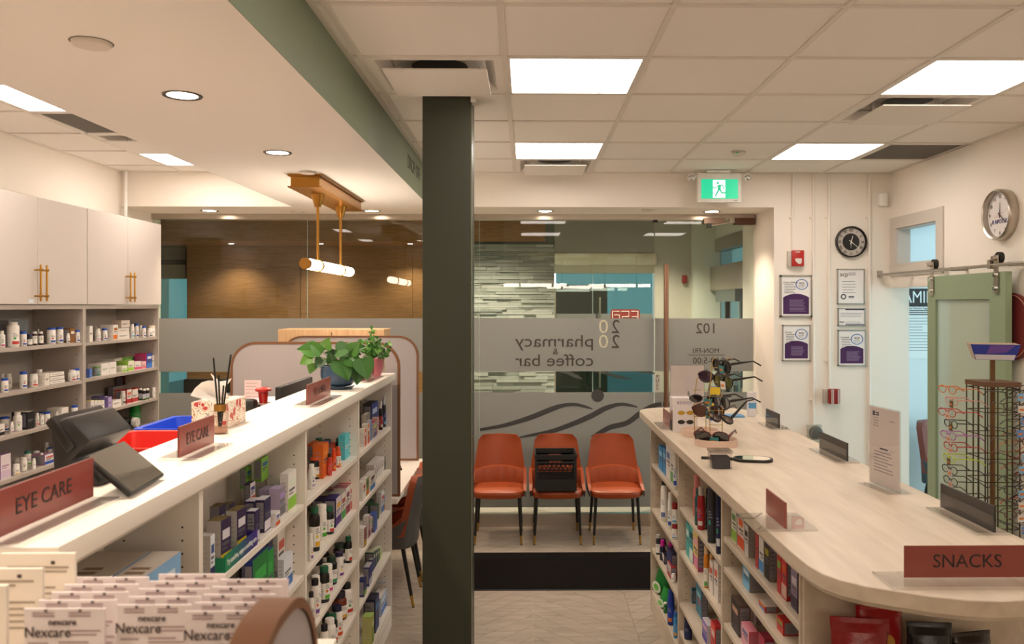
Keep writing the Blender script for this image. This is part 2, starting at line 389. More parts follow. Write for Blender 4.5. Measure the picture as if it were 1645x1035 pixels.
cz.cyl((1.56, YG-.07, zt-.055), (1.76, YG-.05, zt-.02), .008, .008, m_steel, 8); cz.box(1.545, 1.58, YG-.08, YG-.05, zt-.075, zt-.035, m_black)
cz.box(1.74, 1.78, YG-.06, YG-.01, zt-.03, zt+.012, m_steel); cz.build('door_closer', dr, smooth=0)
MB().box(1.09, 1.13, YG-.02, YG+.02, zt-.02, zt+.015, m_black).build('hinge_patch', dr, smooth=0)
ps = MB().box(1.107, 1.148, YG-.006, YG-.0045, 1.155, 1.30, M('#c9c4b8', .5)); ps = ps.build('pull_sign', dr, smooth=0)
for i, ch in enumerate('PULL'): text('lettering', ch, .042, M('#1c1a18', .6), ps, (1.1275, YG-.007, 1.279 - i*.033), 'cam')
# lettering applied on the outer side, so it reads mirrored from indoors
w2 = wins[2]
def vinyl(name, s, px, py, size, m, parent, sx=1.):
    p = at(px, py, YG-.006); return text(name, s, size, m, parent, p, 'out', .0003, sx=sx)
vinyl('lettering', 'pharmacy', 891, 549, .145, m_ink, w2, 1.2); vinyl('lettering', '&', 892, 565, .075, m_ink, w2)
vinyl('lettering', 'coffee bar', 891, 580, .145, m_ink, w2, 1.15)
vinyl('numeral', '2', 989, 526, .165, m_ink, w2, .92); vinyl('numeral', '2', 989, 550, .165, m_ink, w2, .92)
vinyl('numeral', '0', 969.5, 526, .165, m_cream, w2, 1.1); vinyl('numeral', '0', 969.5, 550, .165, m_cream, w2, 1.1)
vinyl('lettering', '102', 1135, 528.5, .125, m_ink, dr, 1.0); vinyl('lettering', 'MON-FRI', 1134, 564, .058, m_ink, dr)
vinyl('lettering', '9:00-5:00', 1139, 580, .075, m_ink, dr)
a = at(1105, 571, YG-.006); b = at(1164, 570, YG-.006)
MB().box(a.x, b.x, YG-.0065, YG-.0055, a.z, a.z+.004, m_ink).build('rule_line', dr, smooth=0)
def ribbon(name, pts, parent, yoff=-.006, Y=YG, m=None, o=(750, 580), k=3.233):
    P = []
    for i in range(len(pts)-1):            # Catmull-Rom through the points
        p0 = pts[max(i-1, 0)]; p1 = pts[i]; p2 = pts[i+1]; p3 = pts[min(i+2, len(pts)-1)]
        for j in range(6):
            t = j/6; P.append(tuple(.5*((2*p1[q]) + (-p0[q]+p2[q])*t + (2*p0[q]-5*p1[q]+4*p2[q]-p3[q])*t*t + (-p0[q]+3*p1[q]-3*p2[q]+p3[q])*t**3) for q in range(3)))
    P.append(pts[-1]); up, lo = [], []
    for i, (x, y, w_) in enumerate(P):
        x2, y2, _ = P[min(i+1, len(P)-1)]; x1, y1, _ = P[max(i-1, 0)]; d = math.hypot(x2-x1, y2-y1) or 1; nx, ny = -(y2-y1)/d, (x2-x1)/d
        for L, s_ in ((up, -1), (lo, 1)):
            q = at(o[0]+(x+nx*w_/2*s_)/k, o[1]+(y+ny*w_/2*s_)/k, Y); L.append((q.x, Y+yoff, q.z))
    mb = MB(); n = len(up); mb.add(up+lo, [(i, i+1, n+i+1, n+i) for i in range(n-1)], m or m_wave)
    return mb.build(name, parent, smooth=0)
ribbon('wave_graphic', [(68,357,15),(200,333,20),(330,294,26),(440,250,26),(500,231,20),(560,226,16),(610,236,14),(652,249,5)], w2)
ribbon('wave_graphic', [(270,398,6),(330,386,14),(440,365,22),(560,323,26),(650,283,28),(720,246,26),(790,226,18),(840,229,15),(886,240,6)], w2)
ribbon('wave_graphic', [(650,398,20),(740,346,26),(830,322,26),(900,272,28),(960,236,24),(1010,224,22)], w2)
ribbon('wave_graphic', [(1018,224,22),(1070,226,18),(1130,240,14),(1200,250,6)], dr)
s_ = MB(); q = [at(750+679/3.233+math.cos(t)*33/3.233, 580+180/3.233+math.sin(t)*33/3.233, YG) for t in [2*math.pi*i/24 for i in range(24)]]
s_.add([(p.x, YG-.006, p.z) for p in q], [tuple(range(24))], m_wave); s_.build('sun_graphic', w2, smooth=0)

# corridor beyond the glass ----------------------------------------------------
YC = 9.0
struct(MB().box(-6, 2.4, 7.2, 9.9, 2.95, 3.05, M('#8f8a80', .8)).build('ceiling_corridor', smooth=0))
struct(MB().box(-6.1, -6, 7.2, 14, 0, 3, m_pale).build('wall_corridor_end', smooth=0))
struct(MB().box(XL-.15, XL, 7.2, 7.25, 0, 3, m_pale).build('wall_corridor_near', smooth=0))
struct(MB().box(-6, XL-.15, 7.1, 7.2, 0, 3, m_pale).build('wall_corridor_near', smooth=0))
ow = struct(MB().box(-3.93, -.5, 9.65, 9.8, 0, 2.95, m_oak).build('wall_oak', smooth=0))
for i, (x0, x1) in enumerate(((-3.92, -2.62), (-2.61, -1.32), (-1.31, -.51))):
    for z0, z1 in ((.005, 1.2), (1.205, 2.32), (2.325, 2.9)): MB().box(x0, x1, 9.632, 9.65, z0, z1, m_oak).build('oak_panel', ow, smooth=0)
of = struct(MB().box(-6, .21, YC, YC+.1, 2.60, 2.95, m_oak).build('trim_4', smooth=0))
for x0, x1 in ((-6, -4.1), (-4.09, -1.95), (-1.94, .205)): MB().box(x0, x1, YC-.012, YC, 2.60, 2.94, m_oak).build('oak_panel', of, smooth=0)
struct(MB().box(-6, .21, YC-.012, 9.8, 2.585, 2.60, m_oak).build('trim_5', smooth=0))
st = struct(MB().box(-.62, .31, YC+.03, YC+.8, 0, 2.95, M('#6f7468', .7)).build('wall_stone', smooth=0))
sb = MB(); z = 0.
stm = [M('#a9aca2', .75, noise=.12, scale=40), M('#b8b9b0', .75, noise=.12, scale=40), M('#9a9d94', .8, noise=.12, scale=40)]
while z < 2.55:
    h = random.choice((.022, .03, .04)); x = -.62 + random.random()*-.2
    while x < .31:
        L = random.uniform(.14, .34); x0, x1 = max(x, -.62), min(x+L, .31)
        if x1 - x0 > .01: sb.box(x0+.001, x1-.001, YC-random.choice((0, .008, .016, .024)), YC+.03, z+.0015, z+h-.0015, random.choice(stm))
        x += L
    z += h
tag(sb.build('ledge_stone', st, smooth=0), kind='stuff')
# lobby doors with steel header
ld = struct(MB().box(.325, 1.38, YC+.02, YC+.03, .02, 2.24, m_teal).build('door_2', smooth=0))
hd = MB(); hd.box(.31, 1.42, YC-.02, YC+.06, 2.33, 2.455, M('#b3aa94', .25, 1., noise=.1, scale=2, stretch=(6, 1, 1))); hd.box(.31, 1.40, YC, YC+.05, 2.24, 2.329, M('#a39a86', .3, 1.)); hd.build('door_header', ld, smooth=0)
MB().box(.725, .729, YC+.018, YC+.032, .02, 2.3, M('#cfe0de', .3)).build('glass_edge', ld, smooth=0)
MB().cyl((.80, YC-.04, 1.0), (.80, YC-.04, 1.98), .012, .012, m_steel, 10).build('pull_bar', ld)
MB().box(.33, 1.38, YC+.012, YC+.016, 1.325, 1.80, m_film).build('frosted_film', ld, smooth=0)
for pts in ([(455,50,8),(520,60,18),(560,78,20),(600,94,4)], [(640,48,6),(720,64,14),(790,84,14),(860,94,3)], [(845,48,4),(900,54,10),(990,68,10)]): ribbon('wave_graphic', pts, ld, yoff=.008, Y=YC)
a = at(981, 497, YC); b = at(1028, 521, YC); m_red = M('#8c2a26', .5)
lg = MB(); lg.prism(rrect(a.x, b.x, b.z, a.z, .03), YC+.004, YC+.010, m_red, 'y'); lg = lg.build('sign_plate', ld, smooth=0)
wl = M('#e6ded2', .6); k = MB(); Wd, Hd = b.x-a.x, a.z-b.z
k2 = lambda x, z: (a.x + Wd*x, YC+.0015, b.z + Hd*z)
for path in ([(.06,.1),(.06,.86),(.3,.86)], [(.36,.86),(.62,.86),(.62,.5),(.4,.5),(.4,.15),(.62,.15)], [(.70,.86),(.93,.86),(.93,.1)], [(.72,.5),(.9,.5)], [(.12,.62),(.3,.62),(.3,.1)]): k.tube([k2(*p) for p in path], .006, wl, 4)
k.build('sign_strokes', lg, smooth=0)
# corridor right wall part, pale pillar, entrance storefront
struct(MB().box(.31, 1.40, YC, YC+.15, 2.456, 2.95, M('#a39f92', .7)).build('wall_lobby_head', smooth=0))
struct(MB().box(1.40, 1.80, YC, YC+.15, 0, 2.95, M('#bdb8a8', .7)).build('wall_corridor', smooth=0))
struct(MB().box(1.80, 2.10, YC-.12, YC+.2, 0, 2.95, m_pale).build('wall_pillar', smooth=0))
XS = 2.06
es = struct(MB().box(XS+.03, XS+.04, 7.5, YC-.12, .05, 2.56, m_teal).build('window_4', smooth=0))
h = MB(); h.box(XS-.03, XS+.1, 7.5, YC-.1, 2.47, 2.60, m_steel); h.box(XS-.08, XS+.12, 7.5, YC-.1, 2.05, 2.30, m_steel); h.build('steel_header', es, smooth=0)
h = MB(); h.box(XS-.06, XS+.02, 7.9, 8.7, 1.93, 2.05, M('#8d9a9c', .35, 1.)); h.build('door_operator', es, smooth=0)
h = MB(); h.box(XS+.01, XS+.06, 8.55, 8.59, .05, 1.95, m_black)
for y in (7.5, 8.02): h.box(XS+.015, XS+.055, y, y+.03, .05, 2.05, M('#9db3b4', .3, .6))
h.build('door_stile', es, smooth=0)
for y in (7.85, 8.2): MB().box(XS+.0, XS+.03, y, y+.05, 1.0, 1.1, m_steel).build('lock', es, smooth=0)
struct(MB().box(XS-.02, 2.4, 7.5, YC, 2.60, 2.95, m_pale).build('wall_entrance_head', smooth=0))
# beyond the lobby doors
struct(MB().box(-.6, 1.22, 12.4, 12.5, 0, 2.2, M('#8a6a48', .6)).build('wall_lobby_far', smooth=0))
struct(MB().box(-3.0, 3.0, 12.0, 12.1, 2.42, 2.9, M('#b9d6de', .6)).build('ceiling_lobby_edge', smooth=0))
tag(MB().box(1.785-.09, 1.80-.05, YC-.05, YC, 2.13, 2.22, M('#8e1f1c', .4)).build('fire_bell', bevel=.012), 'small red fire bell on corridor wall beyond glass door', 'alarm')
# side storefront at the left end of the corridor
lw = struct(MB().box(-6, -3.93, 9.66, 9.67, .05, 2.2, m_teal).build('window_7', smooth=0))
h = MB(); h.box(-6, -3.93, 9.6, 9.72, 2.42, 2.55, M('#8f8c80', .35, 1.)); h.box(-6, -3.93, 9.6, 9.72, 2.2, 2.36, m_steel); h.box(-6, -3.93, 9.64, 9.70, 2.36, 2.42, m_black); h.box(-6, -3.93, 9.62, 9.70, 2.55, 2.95, M('#6d6a60', .6)); h.build('steel_header', lw, smooth=0)
struct(MB().box(-9, 9, 14, 40, -.2, -.05, M('#8f9896', .8)).build('ground_outside', smooth=0))

# sage column, sliding door ----------------------------------------------------
cx0, cx1, cy0, cy1 = -.519, -.275, 4.156, 4.40
c = thing('column', 'dark green square column in the middle of the shop', 'column', ((cx0+cx1)/2, cy0, 0)); c['kind'] = 'structure'; del c['category']; del c['label']
hw = (cx1-cx0)/2
MB().box(-hw, hw, 0, cy1-cy0, 0, ZC, m_dgreen).build('shaft', c, bevel=.002, segs=1)
MB().box(hw, hw+.004, .004, .03, 0, ZC, M('#8d8f80', .25, .8)).build('corner_guard', c, smooth=0)
MB().box(hw-.002, hw+.02, -.008, .06, ZC-.03, ZC, m_bar).build('cap_trim', c, smooth=0)
m_door = M('#8b9c7c', .5, noise=.02, scale=40, name='sliding_door_paint')
XD = 2.80
d = struct(MB().box(XD, XD+.04, 4.80, 4.965, .02, 2.09, m_door).build('door_3', smooth=0))
MB().box(XD, XD+.04, 5.625, 5.735, .02, 2.09, m_door).build('stile', d, smooth=0)
for z0, z1 in ((1.93, 2.09), (.02, .22)): MB().box(XD, XD+.04, 4.965, 5.625, z0, z1, m_door).build('rail', d, smooth=0)
MB().box(XD+.016, XD+.024, 4.965, 5.625, .22, 1.93, film_mat('door_frost', (.72, .80, .70), .5, .25)).build('frosted_pane', d, smooth=0)
rl = thing('sliding_door_rail', 'steel barn door rail with rollers above green door', 'door rail', (XD-.01, 4.4, 2.13))
MB().cyl((0, 0, 0), (0, 2.12, 0), .011, .011, m_steel, 12).build('rail', rl)
for y in (.35, 1.0, 1.75):
    MB().cyl((0, y, 0), (XR-XD+.005, y, 0), .014, .012, m_steel, 10).build('standoff', rl)
for y in (.52, 2.08):
    s_ = MB(); s_.box(-.02, .02, y, y+.02, -.02, .035, m_steel); s_.build('rail_stop', rl, bevel=.004)
for y in (4.88, 5.66):
    hg = MB(); hg.box(-.006, 0, -.022, .022, -.17, .06, m_steel); hg.cyl((-.03, 0, .04), (.0, 0, .04), .014, .014, m_steel, 10)
    hg.cyl((.005, 0, .045), (.03, 0, .045), .034, .034, m_black, 18)
    for z in (-.06, -.14): hg.cyl((-.02, 0, z), (-.006, 0, z), .012, .012, m_chrome, 10)
    hg.build('door_hanger', d, (XD-.004, y, 2.13))
tag(MB().cyl((0, 0, 0), (.02, 0, 0), .20, .20, M('#6e2323', .45), 48).build('round_sign', loc=(2.872, 4.865, 1.765)), 'dark red round wall disc half hidden behind sliding green door', 'wall sign')
rs = bpy.data.objects['round_sign']
MB().tube([(-.002, .188*math.cos(t), .188*math.sin(t)) for t in [2*math.pi*i/48 for i in range(48)]], .003, M('#b98a72', .4), 4, True).build('ring_line', rs)
# ================================================================== FIXTURES
e_down = emit_mat('downlight_lens', WARMER, DOWN); m_ring = M('#6f665c', .3, .8)
def downlight(x, y, z, label, lit=True, power=27., r=.055):
    t = thing('downlight', label, 'light', (x, y, z), 'recessed downlights')
    MB().lathe([(r*1.3, -.001), (r*1.25, -.005), (r, -.003), (r*.98, .0)], m_ring, n=28).build('trim_ring', t)
    MB().lathe([(.001, -.0015), (r*.99, -.0015)], e_down, n=24).build('lens', t)
    l = bpy.data.lights.new('downlight_lamp', 'SPOT'); l.energy = power; l.color = WARMER; l.spot_size = R(115); l.spot_blend = .7; l.shadow_soft_size = .05
    lo = bpy.data.objects.new('downlight_lamp', l); COL.objects.link(lo); lo.location = (0, 0, -.02); lo.parent = t
for px, py, lab in ((293, 155, 'large recessed downlight in white soffit nearest the camera'), (446, 246, 'recessed downlight in white soffit halfway to the pendant')):
    Y = F*(ZS-CZ)/(PY0-py); p = at(px, py, Y); downlight(p.x, p.y, ZS, lab)
for y_, lab in ((1.94, 'recessed soffit downlight just above the camera view'), (.80, 'recessed soffit downlight beside the camera')): downlight(-1.28, y_, ZS, lab)
for x, lab in ((-2.6, 'recessed downlight over glass front beside wall cabinets'), (-1.27, 'recessed downlight over glass front behind the pendant'), (.16, 'recessed downlight over glass front above waiting chairs'), (1.54, 'recessed downlight over the glass entrance door')):
    downlight(x, 6.84, ZS, lab)
for x, y in ((-2.4, 8.2), (-.4, 8.2), (1.2, 8.2)): downlight(x, y, 2.95, 'recessed corridor downlight at x%s beyond glass' % ('abc'[int(x+2.4)//2]) if 0 else {-2.4: 'recessed corridor downlight beyond the oak wall side glass', -.4: 'recessed corridor downlight before the stone wall', 1.2: 'recessed corridor downlight before the entrance door'}[x], power=90)
for x, lab in ((-3.3, 'small wall washer downlight at end of oak corridor wall'), (-2.3, 'small wall washer downlight on oak corridor wall'), (-1.3, 'small wall washer downlight on oak wall near stone')): downlight(x, 9.32, 2.585, lab, power=15, r=.035)
def cover(px, py, z, r, lab, name='speaker_cover'):
    Y = F*(z-CZ)/(PY0-py); p = at(px, py, Y)
    o = MB().lathe([(r, 0), (r, -.006), (r*.92, -.012), (.001, -.013)], M('#d8cec2', .5), n=28).build(name, loc=(p.x, p.y, z)); tag(o, lab, 'ceiling cover')
    MB().lathe([(r*1.02, -.001), (r*1.1, -.001)], M('#5d554c', .6), n=28).build('painted_shadow_ring', o)  # flat dark ring paints the shade around the cover edge
cover(147, 71, ZS, .055, 'round blank cover plate in white soffit nearest the camera', 'ceiling_cover')
cover(494, 277, ZS, .045, 'small round sprinkler cover in soffit before the pendant', 'ceiling_cover')
cover(478, 341, ZS, .045, 'small round cover over glass front left of pendant', 'ceiling_cover')
cover(1040, 337, ZS, .045, 'small round cover over glass front between two downlights', 'ceiling_cover')
Y = F*(ZC-CZ)/(PY0-244); p = at(1186, 244, Y)
o = tag(MB().lathe([(.05, 0), (.048, -.014), (.03, -.022), (.001, -.024)], M('#cfc9c0', .4), n=24).build('smoke_sensor', loc=(p.x, p.y, ZC)), 'small round sensor on ceiling tile above exit sign', 'sensor')
MB().box(-.03, -.012, -.05, -.046, -.014, -.006, M('#3fae74', .4)).build('indicator', o, smooth=0)

# brass tube pendants -------------------------------------------------------------
e_tube = emit_mat('tube_glow', (1., .86, .70), TUBE)
def pendant(loc, rz, label, drop, L=1.25):
    t = thing('tube_pendant', label, 'pendant light', loc, 'brass tube pendants', rz)
    c = MB(); c.box(-.085, .085, -.62, .62, -.075, -.008, m_brass); c.box(-.1, .1, -.635, .635, -.012, 0, m_brass); c.box(-.1, .1, -.635, .635, -.08, -.073, m_brass); c.build('canopy', t, smooth=0)
    for y in (-.32, .32):
        MB().lathe([(.001, -.16), (.02, -.16), (.042, -.085), (.042, -.078)], m_brass, (0, y, 0), 18).build('socket_cone', t)
        MB().cyl((0, y, -.15), (0, y, -drop), .0095, .0095, m_brass, 10).build('rod', t)
        MB().cyl((0, y-.02, -drop-.03), (0, y+.02, -drop-.03), .038, .038, m_brass, 24).build('band', t)
    for y0, y1 in ((-L/2+.03, -.34), (-.30, .30), (.34, L/2)): MB().cyl((0, y0, -drop-.03), (0, y1, -drop-.03), .033, .033, e_tube, 24).build('tube', t)
    MB().cyl((0, -L/2, -drop-.03), (0, -L/2+.03, -drop-.03), .034, .034, m_brass, 24).build('end_cap', t)
    MB().sphere((0, L/2-.005, -drop-.03), .033, e_tube, 10).build('end_bulb', t)
pendant((-1.31, 5.55, ZS), 0, 'brass pendant with three glowing tube segments over dispensary desk', .50)
for x, y in ((.2, -2.0), (1.9, -2.4), (1.1, -3.8)):
    pendant((x, y, ZC), R(90), {.2: 'brass tube pendant behind camera, mirrored left in glass', 1.9: 'brass tube pendant behind camera, mirrored right in glass', 1.1: 'brass tube pendant farthest behind camera'}[x], .62, 1.25)

# exit sign --------------------------------------------------------------------------
e = at(1155, 300, 6.42)
t = thing('exit_sign', 'green running man exit sign with twin emergency lamps', 'exit sign', (e.x, 6.42, ZC))
MB().box(-.10, .08, -.03, .03, -.02, 0, m_white).build('mount', t, bevel=.004)
MB().box(-.17, .17, -.02, .02, -.25, -.022, m_white).build('housing', t, bevel=.006)
fc = MB().box(-.143, .143, -.0225, -.021, -.222, -.07, M('#0f9a66', .4, emit=(.01, .42, .22), estr=.55)).build('face', t, smooth=0)
dw = M('#e8f4ee', .4, emit=(.85, .95, .9), estr=.6)
MB().box(-.052, .043, -.0235, -.0226, -.214, -.078, dw).build('doorway', fc, smooth=0)
mg = M('#0d8f5c', .4, emit=(.01, .36, .19), estr=.5); rm = MB()
def fig(pts, wd):
    for (x0, z0), (x1, z1) in zip(pts, pts[1:]):
        d_ = math.hypot(x1-x0, z1-z0); nx, nz = -(z1-z0)/d_*wd/2, (x1-x0)/d_*wd/2; ex, ez = (x1-x0)/d_*wd*.3, (z1-z0)/d_*wd*.3
        rm.quad((x0+nx-ex, -.0242, z0+nz-ez), (x1+nx+ex, -.0242, z1+nz+ez), (x1-nx+ex, -.0242, z1-nz+ez), (x0-nx-ex, -.0242, z0-nz-ez), mg)
fig([(.000, -.120), (-.005, -.150)], .022); fig([(-.012, -.122), (-.03, -.138), (-.052, -.138)], .007); fig([(.0, -.118), (.022, -.118), (.034, -.142)], .008)
fig([(-.004, -.15), (-.02, -.175), (-.032, -.2)], .012); fig([(.004, -.15), (.014, -.176), (.052, -.176)], .011)
rm.lathe([(.0001, 0), (.010, 0)], mg, n=16); k0 = len(rm.v)-32
for i in range(k0, len(rm.v)): x, y, z = rm.v[i]; rm.v[i] = (x-.015, -.0242, y-.100)
rm.build('running_figure', fc, smooth=0)
MB().box(.108, .14, -.0205, -.02, -.237, -.232, M('#8a8078', .5)).build('maker_mark', t, smooth=0)
for s_ in (-1, 1):
    h = MB(); h.cyl((s_*.15, 0, -.05), (s_*.19, 0, -.04), .012, .012, m_white, 8); h.lathe([(.001, -.03), (.02, -.026), (.034, 0), (.02, .03), (.001, .034)], m_white, (s_*.215, 0, -.055), 16); h.build('lamp_head', t)
    MB().sphere((s_*.218, -.018, -.06), .026, m_chrome, 8).build('lamp_lens', t)

# pipework and devices on the front wall ------------------------------------------------
Yw = YF
def conduit(px, y0, y1, lab, clips):
    a = at(px, y0, Yw-.015); b = at(px, y1, Yw-.015)
    t = thing('conduit', lab, 'conduit', (a.x, Yw, b.z)); m = M('#efe6da', .5)
    MB().cyl((0, -.014, 0), (0, -.014, a.z-b.z), .011, .011, m, 12).build('pipe', t)
    for cy in clips: MB().box(-.028, .014, -.016, 0, at(px, cy, Yw).z-b.z-.006, at(px, cy, Yw).z-b.z+.006, m).build('clip', t, smooth=0)
    for cy in (444, 448):
        if y1 > 450: MB().cyl((0, -.014, at(px, cy, Yw).z-b.z-.008), (0, -.014, at(px, cy, Yw).z-b.z+.008), .0145, .0145, m, 12).build('coupling', t)
conduit(1274, 281, 403, 'white conduit running down to the red pull station', (350,))
conduit(1307, 281, 682, 'white conduit running down to the round grey bell', (350, 642))
conduit(1332, 281, 624, 'white conduit running down to the red wall horn', (350, 580))
conduit(1397, 281, 770, 'white conduit at the wall corner beside the doorway', (350,))
def wall_thing(name, lab, cat, px, py): p = at(px, py, Yw); return thing(name, lab, cat, (p.x, Yw, p.z))
m_redp = M('#b3221c', .35)
t = wall_thing('fire_pull_station', 'red fire alarm pull station above framed certificate', 'fire alarm', 1278, 416)
MB().box(-.07, .06, -.03, 0, -.06, .06, M('#c9c2b8', .4)).build('back_box', t, bevel=.003)
MB().box(-.045, .052, -.055, -.03, -.062, .066, m_redp).build('body', t, bevel=.006)
MB().prism([(-.02, -.02), (.0, -.04), (.02, -.045), (.03, -.03), (.03, .0), (-.02, .0)], -.06, -.055, M('#d8d0c8', .4), 'y').build('handle', t, smooth=0)
text('lettering', 'FIRE', .02, M('#e9d9d0', .5), t, (.002, -.0555, .05), 'cam')
t = wall_thing('fire_horn', 'dark red ribbed fire horn on wall below certificates', 'fire alarm', 1332, 636)
MB().box(-.055, .05, -.04, 0, -.055, .055, M('#b9b2a8', .4)).build('back_box', t, bevel=.003)
MB().box(-.03, .06, -.09, -.04, -.058, .062, M('#8e1a1c', .35)).build('body', t, bevel=.01)
for x in (-.012, .0, .038, .05): MB().box(x-.003, x+.003, -.094, -.088, -.055, .058, M('#d9cfc8', .4)).build('fin', t, smooth=0)
t = wall_thing('alarm_bell', 'round grey metal alarm bell low on front wall', 'alarm bell', 1308, 694)
MB().box(-.06, .05, -.03, 0, -.06, .06, M('#b7b6a4', .4)).build('back_box', t, bevel=.003)
MB().cyl((0, -.075, 0), (0, -.03, 0), .045, .056, M('#6f7271', .35, .7), 28).build('gong', t, bevel=.004)
t = wall_thing('motion_sensor', 'small white motion sensor in the wall corner', 'sensor', 1434, 322); t.location.x = 2.83
MB().box(-.035, .03, -.05, 0, -.05, .055, m_white).build('body', t, bevel=.012)

# clocks -----------------------------------------------------------------------------------
p = at(1366, 389, Yw)
t = thing('wall_clock', 'black roman numeral wall clock on front wall', 'clock', (p.x, Yw, p.z))
def ring(mb, prof, m, n=40):
    k = len(mb.v); mb.lathe(prof, m, n=n)
    for i in range(k, len(mb.v)): x, y, z = mb.v[i]; mb.v[i] = (x, -z, y)
m_cb = M('#1d1815', .4); m_cf = M('#c9beb4', .6)
b = MB(); ring(b, [(.001, .0), (.124, .0), (.124, .032), (.116, .038), (.112, .03)], m_cb); b.build('rim', t)
b = MB(); ring(b, [(.112, .012), (.001, .012)], m_cf); b.build('dial', t)
b = MB(); ring(b, [(.068, .014), (.001, .014)], m_cb); b.build('centre_disc', t)
for i, s_ in enumerate(['XII','I','II','III','IIII','V','VI','VII','VIII','IX','X','XI']):
    a = R(90 - 30*i); tdir = (Vector((math.sin(R(30*i)+0), 0, math.cos(R(30*i)))))
    text('numeral', s_, .036, m_cb, t, (.09*math.cos(a), -.016, .09*math.sin(a)), ((tdir.z, 0, -tdir.x), (tdir.x, 0, tdir.z)), .0003, sx=.75)
def hand(parent, ang, L, wd, m, y, back=.02):
    a = R(90-ang); dx, dz = math.cos(a), math.sin(a); b = MB()
    b.quad((-dz*wd-dx*back, y, dx*wd-dz*back), (-dz*wd*.4+dx*L, y, dx*wd*.4+dz*L), (dz*wd*.4+dx*L, y, -dx*wd*.4+dz*L), (dz*wd-dx*back, y, -dx*wd-dz*back), m); b.build('clock_hand', parent, smooth=0)
hand(t, 15, .052, .004, m_white, -.02); hand(t, 130, .10, .003, m_white, -.021); hand(t, 185, .05, .0015, m_white, -.022)
t = thing('wall_clock', 'round chrome wall clock on the wall above sliding door', 'clock', (XR, yat(1606, XR-.03), zat(345, 1606, yat(1606, XR-.03))), rz=R(-90))
b = MB(); ring(b, [(.001, 0), (.152, 0), (.155, .05), (.148, .062), (.138, .056), (.134, .03)], m_steel, 48); b.build('rim', t)
b = MB(); ring(b, [(.135, .028), (.001, .028)], M('#e6e0dc', .5)); b.build('dial', t)
for i in range(12): text('numeral', str(12 if i == 0 else i), .03, M('#3a3a3c', .6), t, (.11*math.cos(R(90-30*i)), -.029, .11*math.sin(R(90-30*i))), 'cam')
text('lettering', '8 APOTEK', .036, M('#1c2a78', .6), t, (0, -.030, -.042), 'cam')
hand(t, 2, .075, .005, m_cb, -.032); hand(t, 128, .09, .004, m_cb, -.033); hand(t, 72, .11, .0012, m_redp, -.034, .05)

